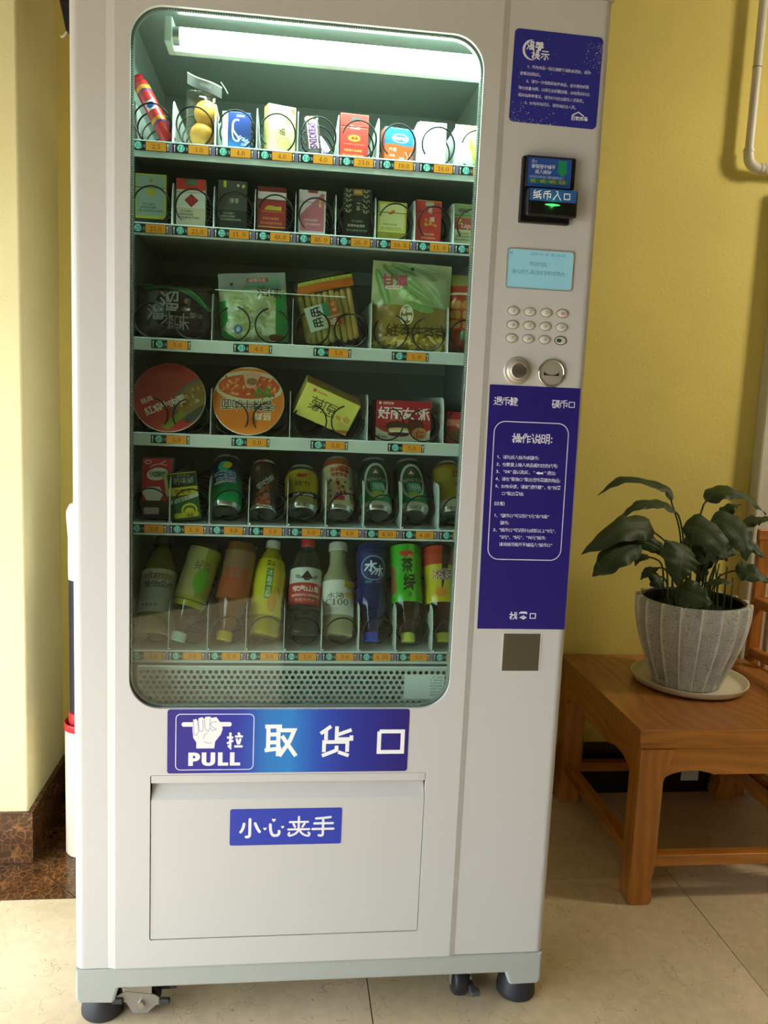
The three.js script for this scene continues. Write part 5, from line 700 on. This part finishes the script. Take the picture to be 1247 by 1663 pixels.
const P = (body, shoulder, neck = 0.0125, waist = body) => [[0, 0.012], [0.016, 0.004], [body - 0.004, 0.0], [body, 0.025], [body, 0.16], [body - 0.0008, 0.175], [body, 0.19], [waist, 0.36], [body, 0.52], [body, shoulder], [body - 0.003, shoulder + 0.05], [body * 0.7, shoulder + 0.16], [neck + 0.001, Math.min(0.9, shoulder + 0.25)], [neck, 0.905], [neck, 0.985], [neck - 0.002, 0.99], [0, 0.99]];
const plainP = (body) => P(body, 0.62);
bottle('olive vitamin drink bottle with a silver label, first on the bottom shelf', 0.1225, { profile: P(0.0335, 0.66), mat: liquid('#8f9038', 0.05, 0.4), cap: '#34352e', capR: 0.019, lab: [0.2, 0.63], labelR: 0.034, L: 0.205, tilt: -0.04, labelArt: (g, w, h) => { fill(g, '#b9c0bf', 0, 0, w, h); fill(g, '#d3d8d6', 0, 0, w, 40); g.font = 'bold 84px sans-serif'; const lg = g.createLinearGradient(200, 0, 440, 0); lg.addColorStop(0, '#8a5a1c'); lg.addColorStop(1, '#b58a2c'); g.fillStyle = lg; g.save(); g.translate(214, 86); g.scale(0.72, 1); g.fillText('vitamin', 0, 0); g.restore(); write(g, '维他命水', 222, 100, 58, { color: '#22302e', weight: 0.1, gap: 0.02 }); for (let i = 0; i < 6; i++) fill(g, '#8e9896', 210, 180 + i * 16, 190 - (i % 3) * 20, 4); write(g, '本味水味', 216, 286, 30, { color: '#39443f' }); } });
bottle('inverted dark tea bottle with pale cap leaning right, second slot of bottom shelf', 0.172, { profile: P(0.032, 0.6), mat: liquid('#3a2a10', 0.018, 0.5), cap: '#bfe0d8', lab: [0.06, 0.66], labelR: 0, L: 0.2, flip: true, tilt: -0.27, lean: -0.42, z: -0.098, y: 0.012, labelArt: (g, w, h) => { fill(g, '#8f9434', 0, 0, w, h); fill(g, '#b5b272', 300, 0, 340, h); turned(g, 360, 200, PI, () => { disc(g, '#5fae2c', 80, 40, 60, 74); write(g, '绿茶', 0, -80, 60, { color: '#5a5a2c' }); }); fill(g, '#a3a32c', 0, 0, w, 60); } });
bottle('inverted orange tea bottle with yellow cap, third slot of bottom shelf', 0.261, { profile: P(0.032, 0.6), mat: liquid('#8a5a2a', 0.025, 0.4), cap: '#d0ae2c', lab: [0.1, 0.6], labelR: 0, L: 0.2, flip: true, tilt: -0.17, lean: -0.45, z: -0.105, y: 0.012, labelArt: (g, w, h) => { fill(g, '#8a6a48', 0, 0, w, h); fill(g, '#a85430', 0, 0, w, 150); turned(g, 420, 230, PI, () => write(g, '红茶', 0, 0, 110, { color: '#b8402c', weight: 0.13 })); } });
bottle('yellow pear drink bottle with green vertical strip, fourth slot of bottom shelf', 0.335, { profile: P(0.033, 0.66, 0.0125, 0.031), mat: liquid('#d0c41c', 0.03, 0.45), cap: '#d6d4cb', lab: [0.19, 0.78], labelR: 0, L: 0.203, tilt: -0.1, labelArt: (g, w, h) => { fill(g, '#d2c81f', 0, 0, w, h); fill(g, '#ddc22a', 300, 60, 120, h); fill(g, '#4a8a3c', 296, 70, 52, 190); '冰糖雪梨'.split('').forEach((c, i) => write(g, c, 302, 78 + i * 45, 40, { color: '#e3ebd0', weight: 0.1 })); write(g, '雪山', 286, 18, 34, { color: '#2c2c14', weight: 0.12 }); disc(g, '#d8a22c', 366, 280, 40, 60); g.strokeStyle = '#5a7a2c'; g.lineWidth = 6; g.beginPath(); g.moveTo(400, 180); g.lineTo(430, 230); g.stroke(); } });
bottle('clear water bottle with a red cap and a red and white label', 0.4145, { profile: P(0.0325, 0.68), mat: liquid('#c9d2cc', 0.3, 0.96), cap: '#c8332c', lab: [0.29, 0.66], labelR: 0.033, L: 0.208, tilt: -0.06, capLabel: 'red cap', labelArt: (g, w, h) => { fill(g, '#d9d9d0', 0, 0, w, h); fill(g, '#c03a30', 0, 150, w, 210); blob(g, '#23282c', [[320, 30], [372, 110], [268, 110]]); disc(g, '#7d9a8a', 250, 90, 30, 18, 0.6); disc(g, '#7d9a8a', 390, 90, 30, 18, -0.6); disc(g, '#4a5250', 320, 118, 26, 12); write(g, '农夫山泉', 204, 178, 56, { color: '#f0eae4', weight: 0.13, gap: 0.03 }); g.fillStyle = '#ecd6d0'; g.font = 'bold 34px sans-serif'; g.fillText('NONGFU SPRING', 196, 284, 250); write(g, '饮用天然水', 230, 304, 30, { color: '#ecd6d0' }); } });
bottle('milky lemon drink bottle with white label and long neck, sixth slot', 0.484, { profile: [[0, 0.012], [0.018, 0.004], [0.029, 0], [0.033, 0.02], [0.033, 0.56], [0.031, 0.62], [0.023, 0.69], [0.0185, 0.76], [0.0175, 0.9], [0.0175, 0.98], [0, 0.985]], mat: liquid('#cfcb9c', 0.05, 0.4), cap: '#c9c7bd', capR: 0.0195, lab: [0.2, 0.56], labelR: 0.0334, L: 0.2, tilt: -0.02, labelArt: (g, w, h) => { fill(g, '#dfddd0', 0, 0, w, h); for (let i = 0; i < 16; i++) disc(g, ['#d6b62c', '#c9a424', '#e0c84a'][i % 3], 420 + (rnd() - 0.5) * 80, 90 + (rnd() - 0.5) * 170, 22, 22); fill(g, '#5a7a3a', 436, 190, 8, 80); write(g, '水溶', 226, 130, 64, { color: '#4d5a50', weight: 0.09 }); g.fillStyle = '#2c3a3a'; g.font = '84px serif'; g.fillText('C100', 208, 262); for (let i = 0; i < 3; i++) fill(g, '#b9b6a2', 210, 288 + i * 16, 120, 4); } });
bottle('inverted deep blue drink bottle with blue cap, seventh slot of bottom shelf', 0.5515, { profile: P(0.032, 0.6, 0.0135, 0.029), mat: liquid('#142a7a', 0.02, 0.5), cap: '#2a4cd8', lab: [0.08, 0.45], labelR: 0, L: 0.202, flip: true, tilt: -0.03, lean: -0.5, z: -0.1, y: 0.013, labelArt: (g, w, h) => { fill(g, '#16245c', 0, 0, w, h); ring(g, '#8a9ac9', 320, 170, 110, 120, 12); turned(g, 400, 240, PI, () => { write(g, '水', 0, 0, 110, { color: '#dbe4f2', weight: 0.14 }); write(g, '冰', 60, 40, 110, { color: '#dbe4f2', weight: 0.12 }); }); fill(g, '#8a4a7a', 250, 20, 40, 30); fill(g, '#3f8a7a', 330, 16, 60, 26); } });
bottle('inverted green tea bottle with bright green label, eighth slot of bottom shelf', 0.6265, { profile: P(0.0325, 0.58, 0.0135, 0.03), mat: liquid('#4a3c14', 0.016, 0.5), cap: '#c9d45a', lab: [0.03, 0.62], labelR: 0, L: 0.205, flip: true, tilt: 0.0, lean: -0.5, z: -0.1, y: 0.013, labelArt: (g, w, h) => { fill(g, '#3aa81e', 0, 0, w, h); fill(g, '#6fd030', 260, 0, 50, h); disc(g, '#c8402c', 330, 300, 60, 18); disc(g, '#d6a23a', 300, 280, 22, 16); blob(g, '#9a6a3a', [[420, 60], [500, 40], [500, 230], [440, 220]]); turned(g, 390, 250, PI, () => { write(g, '茶', 20, -20, 84, { color: '#1c2c12', weight: 0.15 }); write(g, '绿', 30, 80, 100, { color: '#1c2c12', weight: 0.14 }); write(g, '冰', 60, 190, 36, { color: '#1c2c12' }); }); } });
bottle('inverted iced tea bottle with yellow and red label at the right window edge', 0.6985, { profile: P(0.0325, 0.58, 0.0135, 0.03), mat: liquid('#4a2410', 0.016, 0.5), cap: '#c2c43c', lab: [0.03, 0.62], labelR: 0, L: 0.203, flip: true, tilt: 0.02, lean: -0.5, z: -0.102, y: 0.013, labelArt: (g, w, h) => { fill(g, '#c9b81c', 0, 0, w, h); fill(g, '#b23a1c', 0, 240, w, 120); blob(g, '#2c1c10', [[200, 360], [330, 60], [300, 360]]); turned(g, 400, 210, PI, () => { write(g, '冰红茶', 0, 0, 70, { color: '#e8e2d2', weight: 0.18, gap: -0.1 }); write(g, '冰红茶', 0, 0, 70, { color: '#7a2c1c', weight: 0.1, gap: -0.1 }); }); disc(g, '#d98a2c', 330, 60, 50, 30); } });
// ---------------------------------------------------------------- low wooden table, plant, chair
const TY = 0.47, TX0 = 1.257, TX1 = 1.866, TZ0 = -0.967, TZ1 = -0.357;
{
  const t = thing('low_table', 'low square orange brown wooden table with curved apron against the yellow wall', 'table', [0, 0, 0]);
  const w = 0.098, cham = 0.0025;
  const board = (x0, x1, z0, z1, along) => metreUV(rbox(x0, x1, TY - 0.033, TY, z0, z1, cham), along, 0.7, [rnd(), rnd()]);
  part('tabletop_board', board(TX0, TX0 + w, TZ0, TZ1, 'z'), topWood, t); part('tabletop_board', board(TX1 - w, TX1, TZ0, TZ1, 'z'), topWood, t);
  for (let k = 0; k < 2; k++) { const a = TX0 + w + 0.0006, b = TX1 - w - 0.0006, m = (a + b) / 2; part('tabletop_board', metreUV(box(k ? m + 0.0003 : a, k ? b : m - 0.0003, TY - 0.03, TY - 0.0008, TZ0 + 0.002, TZ1 - 0.003), 'z', 0.7, [rnd(), rnd()]), topWood, t); }
  part('front_edge', metreUV(rbox(TX0 + 0.0006, TX1 - 0.0006, TY - 0.034, TY - 0.0015, TZ1 - 0.004, TZ1 + 0.0015, 0.002), 'x', 0.7), wood, t);
  part('waist_moulding', metreUV(rbox(TX0 + 0.006, TX1 - 0.006, TY - 0.052, TY - 0.033, TZ0 + 0.006, TZ1 - 0.006, 0.003), 'x', 0.7), wood, t);
  const lx = 0.066, legProfile = [[0, TY - 0.053], [0, 0.012], [0.006, 0.001], [0.058, 0.001], [0.0635, 0.012], [0.064, 0.03], [0.06, 0.04], [0.0635, 0.046], [0.056, 0.06], [0.062, 0.085], [0.0655, 0.125], [0.066, 0.33], [0.072, 0.352], [0.09, TY - 0.053]];
  const ix0 = TX0 + 0.008, ix1 = TX1 - 0.008, iz0 = TZ0 + 0.008, iz1 = TZ1 - 0.004;
  for (const [x, z, sx] of [[ix0, iz1, 1], [ix1, iz1, -1], [ix0, iz0 + 0.06, 1], [ix1, iz0 + 0.06, -1]]) {
    const g = withHoles(sx > 0 ? legProfile : legProfile.map(([a, b]) => [-a, b]).reverse(), [], 0.054, 0.003).translate(x, 0, z - 0.057);
    part('leg', metreUV(g, 'y', 0.7, [rnd(), rnd()]), wood, t);
  }
  const apron = (len) => { const b = 0.352, s = [[0.06, TY - 0.052], [0.06, 0.335], [0.085, 0.349], [0.115, 0.357], [0.16, 0.358], [0.19, 0.351], [0.2, 0.347], [0.212, 0.3475]]; return [...s, ...s.slice(1).reverse().map(([x, y]) => [len - x, y]), [len - 0.06, TY - 0.052]]; };
  const len = ix1 - ix0, lz = iz1 - iz0;
  for (const z of [iz1 - 0.03, iz0 + 0.006]) part('apron', metreUV(withHoles(apron(len).reverse(), [], 0.024, 0.002).translate(ix0, 0, z), 'x', 0.7, [rnd(), rnd()]), wood, t);
  for (const x of [ix0 + 0.004, ix1 - 0.032]) part('apron', metreUV(withHoles(apron(lz).reverse(), [], 0.024, 0.002).rotateY(PI / 2).translate(x, 0, iz1), 'z', 0.7, [rnd(), rnd()]), wood, t);
  for (const z of [iz1 - 0.045, iz0 + 0.012]) part('stretcher', metreUV(rbox(ix0 + 0.06, ix1 - 0.06, 0.097, 0.127, z, z + 0.033, 0.003), 'x', 0.7, [rnd(), rnd()]), wood, t);
  for (const x of [ix0 + 0.012, ix1 - 0.045]) part('stretcher', metreUV(rbox(x, x + 0.033, 0.097, 0.127, iz0 + 0.055, iz1 - 0.055, 0.003), 'z', 0.7, [rnd(), rnd()]), wood, t);

  const plate2 = thing('wall_plate', 'small white plate on the dark skirting behind the low table', 'wall plate', [1.728, 0.06, WZ + 0.0141]);
  part('plate_cover', rbox(-0.03, 0.03, -0.018, 0.018, 0, 0.006, 0.002), white, plate2);

  const chair = thing('wooden_armchair', 'orange brown wooden armchair beside the low table at right edge', 'chair', [1.897, 0, -0.935]);
  const cw = (x0, x1, y0, y1, z0, z1, along, name) => part(name, metreUV(rbox(x0, x1, y0, y1, z0, z1, 0.004), along, 0.7, [rnd(), rnd()]), wood, chair);
  for (const x of [-0.028, 0.53]) { cw(x, x + 0.04, 0, 0.862, -0.033, 0.007, 'y', 'back_post'); cw(x, x + 0.04, 0, 0.66, 0.44, 0.48, 'y', 'front_post'); cw(x + 0.003, x + 0.036, 0.64, 0.672, 0.003, 0.5, 'z', 'armrest'); cw(x + 0.006, x + 0.034, 0.478, 0.506, 0.003, 0.45, 'z', 'side_rail'); cw(x + 0.008, x + 0.032, 0.506, 0.642, 0.1, 0.135, 'y', 'side_slat'); cw(x + 0.008, x + 0.032, 0.1, 0.13, 0.003, 0.45, 'z', 'stretcher'); }
  cw(-0.034, 0.576, 0.858, 0.892, -0.036, 0.01, 'x', 'top_rail'); cw(0.008, 0.534, 0.645, 0.676, -0.03, 0.0, 'x', 'back_rail'); cw(0.0, 0.54, 0.4, 0.44, 0.0, 0.46, 'x', 'seat');
  for (let i = 0; i < 4; i++) cw(0.11 + i * 0.1, 0.14 + i * 0.1, 0.672, 0.862, -0.026, -0.006, 'y', 'back_slat');
}
{
  const s = thing('plant_saucer', 'round cream plastic saucer under the fluted pot on the low table', 'saucer', [1.55, TY, -0.695]);
  part('dish', lathe([[0, 0.003], [0.13, 0.003], [0.15, 0.012], [0.157, 0.024], [0.162, 0.0255], [0.1625, 0.0235], [0.156, 0.008], [0.135, 0.0], [0, 0.0]], 64), std('#e3dcc6', 0.4), s);
  const p = thing('potted_plant', 'broad leaved green houseplant in a silvery fluted crackle glazed pot', 'potted plant', [1.541, TY + 0.0035, -0.695]);
  // pot: 18 shallow flutes between raised ridges
  const prof = [[0, 0], [0.088, 0], [0.096, 0.004], [0.106, 0.03], [0.123, 0.075], [0.139, 0.12], [0.151, 0.165], [0.157, 0.205], [0.158, 0.243], [0.156, 0.25], [0.143, 0.25], [0.14, 0.243], [0.138, 0.2], [0, 0.2]], N = 18 * 12, pos = [], uv = [], idx = [];
  const curve = []; for (let i = 0; i + 1 < prof.length; i++) { const n = i > 1 && i < 9 ? 5 : 1; for (let k = 0; k < n; k++) curve.push([prof[i][0] + ((prof[i + 1][0] - prof[i][0]) * k) / n, prof[i][1] + ((prof[i + 1][1] - prof[i][1]) * k) / n, i]); } curve.push([...prof[prof.length - 1], 13]);
  curve.forEach(([r, y, k]) => { for (let j = 0; j <= N; j++) { const a = (j / N) * 2 * PI + 0.035, f = Math.abs(((j / 12) % 1) * 2 - 1), depth = (k >= 1 && k <= 9 ? 0.013 : 0) * Math.min(1, y / 0.02), rr2 = r - depth * (1 - Math.pow(f, 4)) + (k >= 1 && k <= 9 ? 0.0012 * Math.max(0, f - 0.8) * 5 : 0); pos.push(rr2 * Math.sin(a), y, rr2 * Math.cos(a)); uv.push((j / N) * 3, y / 0.293); } });
  for (let i = 0; i + 1 < curve.length; i++) for (let j = 0; j < N; j++) { const a = i * (N + 1) + j, b = a + N + 1; idx.push(a, a + 1, b, b, a + 1, b + 1); }
  const pg = new THREE.BufferGeometry(); pg.setAttribute('position', new THREE.Float32BufferAttribute(pos, 3)); pg.setAttribute('uv', new THREE.Float32BufferAttribute(uv, 2)); pg.setIndex(idx); pg.computeVertexNormals();
  // crackle: cell borders of a jittered grid
  const ridge = (u) => Math.max(0, Math.abs(((u * 6) % 1) * 2 - 1) - 0.84) / 0.16;       // six flutes to one width of the print; their ridges are paler and free of crackle
  const crackle = field(768, 768, (u, v) => { const e = Math.min(1, cellEdge(u, v, 34, 301)[0] / 0.13), w = ridge(u), m = Math.max(e, Math.min(1, w * 1.6)), k = (0.7 + 0.3 * m) * (0.93 + 0.14 * fbm(u, v, 12, 3, 307)) * (0.88 + 0.22 * w); return [226 * k, 229 * k, 226 * k]; });
  const crackBump = field(768, 768, (u, v) => 255 * Math.max(Math.min(1, cellEdge(u, v, 34, 301)[0] / 0.17), Math.min(1, ridge(u) * 1.6)));
  part('pot', pg, phy({ map: texture(crackle, true, 1), bumpMap: texture(crackBump, false, 1), bumpScale: 0.0004, roughness: 0.3, metalness: 0, side: THREE.DoubleSide }), p);
  part('inner_pot', lathe([[0.1395, 0.244], [0.137, 0.25], [0.1345, 0.244], [0.131, 0.19]], 64), phy({ color: '#101010', roughness: 0.4, side: THREE.DoubleSide }), p);
  const soil = new THREE.CircleGeometry(0.133, 40, 0, 2 * PI).rotateX(-PI / 2).translate(0, 0.214, 0);
  part('soil', soil, std('#17120d', 0.95, 0, { bumpMap: crinkle, bumpScale: 0.01 }), p);
  // leaves: each is set by the foot of its stalk, and the run of its midrib from stalk to tip (millimetres, in the room)
  const leafMap = texture(canvas(256, 512, (g, w, h) => {
    g.drawImage(field(256, 512, (u, v) => { const k = 0.85 + 0.3 * fbm(u, v, 8, 4, 401); return [37 * k, 58 * k, 19 * k]; }), 0, 0);
    g.strokeStyle = 'rgba(92,122,52,.14)'; g.lineWidth = 2; for (let i = 0; i < 26; i++) for (const s of [-1, 1]) { const y = h - i * 20; g.beginPath(); g.moveTo(w / 2, y); g.quadraticCurveTo(w / 2 + s * 70, y - 24, w / 2 + s * 128, y - 84); g.stroke(); }
    g.strokeStyle = 'rgba(112,140,66,.5)'; g.lineWidth = 5; g.beginPath(); g.moveTo(w / 2, 0); g.lineTo(w / 2, h); g.stroke();
  }));
  const leafBump = texture(canvas(128, 256, (g, w, h) => { fill(g, '#999', 0, 0, w, h); g.strokeStyle = '#333'; g.lineWidth = 3; for (let i = 0; i < 26; i++) for (const s of [-1, 1]) { const y = h - i * 10; g.beginPath(); g.moveTo(w / 2, y); g.quadraticCurveTo(w / 2 + s * 35, y - 12, w / 2 + s * 64, y - 42); g.stroke(); } g.lineWidth = 4; g.beginPath(); g.moveTo(w / 2, 0); g.lineTo(w / 2, h); g.stroke(); }), false);
  const leafMat = phy({ map: leafMap, bumpMap: leafBump, bumpScale: 0.00025, roughness: 0.52, side: THREE.DoubleSide }), stalkMat = std('#3c5220', 0.5), O = p.position;
  const facing = { e: [0.05, 1, 0.5], f: [-0.15, 0.62, 0.78], c: [0, 0.35, 0.94] };
  const leaves = [
    'e|45|1517 764 -720|1471 993 -740,1462 1027 -750,1415 1042 -760,1340 1054 -760,1288 1030 -750,1250 1004 -740', 'e|50|1510 768 -700|1471 968 -700,1434 988 -700,1375 993 -690,1327 976 -680,1291 950 -670',
    'f|85|1462 777 -660|1379 918 -630,1335 938 -610,1275 935 -590,1202 900 -570,1145 865 -560', 'f|85|1444 772 -640|1326 898 -600,1283 887 -580,1235 862 -560,1200 830 -550,1175 815 -540',
    'c|115|1483 776 -640|1452 894 -600,1432 872 -570,1419 834 -550,1417 784 -550', 'f|100|1522 773 -680|1471 930 -660,1500 934 -640,1531 913 -610,1554 879 -590,1563 853 -580',
    'f|100|1566 769 -700|1561 949 -680,1591 947 -660,1618 920 -630,1630 886 -610,1634 850 -600', 'e|75|1546 760 -740|1573 997 -740,1604 1023 -740,1649 1029 -730,1702 1007 -720,1745 967 -710',
    'e|45|1579 756 -760|1655 943 -780,1664 966 -780,1682 981 -780,1708 985 -780', 'f|65|1574 765 -680|1644 810 -670,1669 812 -660,1695 803 -640,1739 783 -630',
    'e|50|1607 752 -740|1699 932 -740,1724 946 -740,1752 952 -730,1786 959 -720', 'c|85|1460 773 -620|1422 772 -580,1444 773 -550,1478 761 -530,1505 748 -520',
    'c|60|1446 759 -660|1404 798 -630,1387 786 -620,1369 774 -610', 'e|30|1466 750 -700|1419 812 -680,1392 807 -670,1372 794 -660,1361 780 -660',
    'c|50|1482 764 -680|1336 901 -640,1360 893 -630,1393 874 -620,1415 851 -610', 'e|30|1546 760 -660|1532 783 -620,1556 794 -600,1580 795 -590,1594 785 -580',
    'c|100|1559 756 -720|1558 896 -720,1560 868 -700,1567 831 -690,1572 799 -690', 'f|60|1588 751 -740|1599 834 -740,1627 854 -740,1660 855 -730,1681 845 -720',
    'e|35|1465 754 -720|1401 838 -700,1380 841 -700,1368 832 -700,1361 810 -700', 'c|50|1561 746 -760|1543 893 -760,1549 858 -750,1556 815 -740', 'f|30|1567 760 -700|1669 895 -660,1684 880 -650,1698 864 -640,1708 852 -630', 'c|50|1591 738 -760|1585 811 -760,1590 786 -750,1594 752 -740'];
  leaves.forEach((line, li) => {
    const [kind, wide, root, run] = line.split('|'), V = (s) => { const [x, y, z] = s.split(' ').map(Number); return new THREE.Vector3(x / 1000, y / 1000, z / 1000).sub(O); };
    const rib = new THREE.CatmullRomCurve3(run.split(',').map(V)), hint = new THREE.Vector3(...facing[kind]).normalize(), n = 22, m = 8, pos = [], uvs = [], ids = [], half = Number(wide) / 2000;
    for (let i = 0; i <= n; i++) {
      const t = i / n, c = rib.getPoint(t), d = rib.getTangent(t), side = d.clone().cross(hint).normalize(), up = side.clone().cross(d).normalize(), wd = half * 1.02 * Math.pow(Math.sin(PI * Math.pow(t, 0.66)), 0.95) * (1 - 0.15 * t);
      for (let j = 0; j <= m; j++) {
        const s = (j / m) * 2 - 1, wave = half * (0.1 * Math.sin(t * 17 + li * 2 + (s > 0 ? 1.9 : 0)) + 0.06 * Math.sin(t * 41 + li)) * s * s, q = c.clone().addScaledVector(side, s * wd * (1 + 0.07 * Math.sin(t * 27 + li * 3 + (s > 0 ? 2 : 0)) * Math.abs(s))).addScaledVector(up, Math.abs(s) * wd * 0.28 - s * s * wd * 0.42 + wave);
        pos.push(q.x, q.y, q.z); uvs.push(j / m, t);
      }
    }
    for (let i = 0; i < n; i++) for (let j = 0; j < m; j++) { const a = i * (m + 1) + j, b = a + m + 1; ids.push(a, b, a + 1, b, b + 1, a + 1); }
    const g = new THREE.BufferGeometry(); g.setAttribute('position', new THREE.Float32BufferAttribute(pos, 3)); g.setAttribute('uv', new THREE.Float32BufferAttribute(uvs, 2)); g.setIndex(ids); g.computeVertexNormals();
    part('leaf', g, leafMat, p);
    const a = V(root), b = rib.getPoint(0), mid = a.clone().lerp(b, 0.55); mid.y += 0.02 * (b.y - a.y > 0.05 ? 1 : 0); mid.x += (a.x - b.x) * 0.18; a.y = 0.21;
    part('stalk', new THREE.TubeGeometry(new THREE.CatmullRomCurve3([a, mid, b, rib.getPoint(0.08)]), 14, 0.0026, 7), stalkMat, p);
  });
  for (let i = 0; i < 12; i++) { const a = new THREE.Vector3(-0.05 + i * 0.012, 0.21, 0.02 + (i % 3) * 0.02), b = new THREE.Vector3(-0.04 + i * 0.011, 0.3 + rnd() * 0.08, 0.01 + (i % 4) * 0.015); part('stalk', new THREE.TubeGeometry(new THREE.CatmullRomCurve3([a, a.clone().lerp(b, 0.5).add(new THREE.Vector3(0.004 * (rnd() - 0.5), 0, 0)), b]), 8, 0.0022, 6), stalkMat, p); }
}
// pipe on the yellow wall
{
  const pipe = thing('wall_pipe', 'white plastic pipe with an elbow running down the yellow wall', 'pipe', [0, 0, 0]), pm = std('#d9d5c6', 0.38), z = WZ + 0.034;
  part('pipe_run', rod([1.713, 2.02, z], [1.713, 2.895, z], 0.0125, 20), pm, pipe);
  part('pipe_run', rod([1.76, 1.976, z], [3.95, 1.976, z], 0.0125, 20), pm, pipe);
  part('elbow', tube([[1.713, 2.03, z], [1.713, 2.018, z], [1.7165, 1.998, z], [1.727, 1.984, z], [1.745, 1.9765, z], [1.768, 1.976, z]], 0.0152, 24, 16), pm, pipe);
  for (const [a, b] of [[[1.713, 2.019, z], [1.713, 2.026, z]], [[1.752, 1.976, z], [1.762, 1.976, z]], [[1.766, 1.976, z], [1.77, 1.976, z]]]) part('collar', rod(a, b, 0.0165, 20), pm, pipe);
  part('coupling', rod([1.713, 2.255, z], [1.713, 2.258, z], 0.0134, 20), std('#8c8878', 0.5), pipe);
  for (const y of [2.5, 2.8]) part('pipe_clip', rbox(1.705, 1.721, y, y + 0.012, WZ, z, 0.002), pm, pipe);
}
// behind the left edge of the machine
{
  const o = thing('rolled_banner', 'dark rolled banner standing in a cream tube with red rim behind the machine', 'rolled banner', [-0.138, 0.0004, -0.69]);
  part('tube', lathe([[0, 0], [0.05, 0], [0.0515, 0.003], [0.0515, 0.349], [0.046, 0.349], [0.046, 0.2]], 32), std('#ead9ba', 0.5), o);
  part('red_rim', lathe([[0.046, 0.348], [0.0535, 0.348], [0.0535, 0.366], [0.0515, 0.368], [0.047, 0.362]], 32), std('#c42a34', 0.4), o);
  part('red_collar', lathe([[0.041, 0.345], [0.0425, 0.37], [0.0425, 0.392], [0.038, 0.394]], 32), std('#c42a34', 0.4), o);
  part('dark_roll', lathe([[0.036, 0.3], [0.0385, 0.4], [0.0395, 0.76], [0.038, 0.93], [0, 0.935]], 28), std('#25212c', 0.6), o);
  part('plastic_wrap', lathe([[0.0405, 0.752], [0.041, 0.8], [0.0405, 0.86], [0.0445, 0.915], [0.044, 0.93], [0.036, 0.948], [0.026, 0.952], [0, 0.953]], 28), std('#efeaf0', 0.22), o);
  const f = thing('hanging_cloth', 'dark cloth with white cord hanging at the upper left behind the machine', 'cloth', [0, 0, 0]);
  part('cloth', new THREE.ExtrudeGeometry(poly([[-0.207, 2.27], [-0.2, 2.23], [-0.184, 2.155], [-0.1685, 2.082], [-0.13, 2.06], [-0.06, 2.11], [-0.02, 2.27]]), { depth: 0.01, bevelEnabled: true, bevelSize: 0.003, bevelThickness: 0.003 }).translate(0, 0, -0.69), std('#1d1a22', 0.75), f);
  part('cord', tube([[-0.168, 2.083, -0.684], [-0.172, 2.076, -0.683], [-0.178, 2.069, -0.683], [-0.184, 2.068, -0.683]], 0.0028, 10, 6), std('#d9d6d0', 0.6), f);
  part('hanging_rod', rod([-0.2615, 2.268, -0.685], [0.02, 2.268, -0.685], 0.006, 10), dullSteel, f);
}

renderer.render(scene, camera);
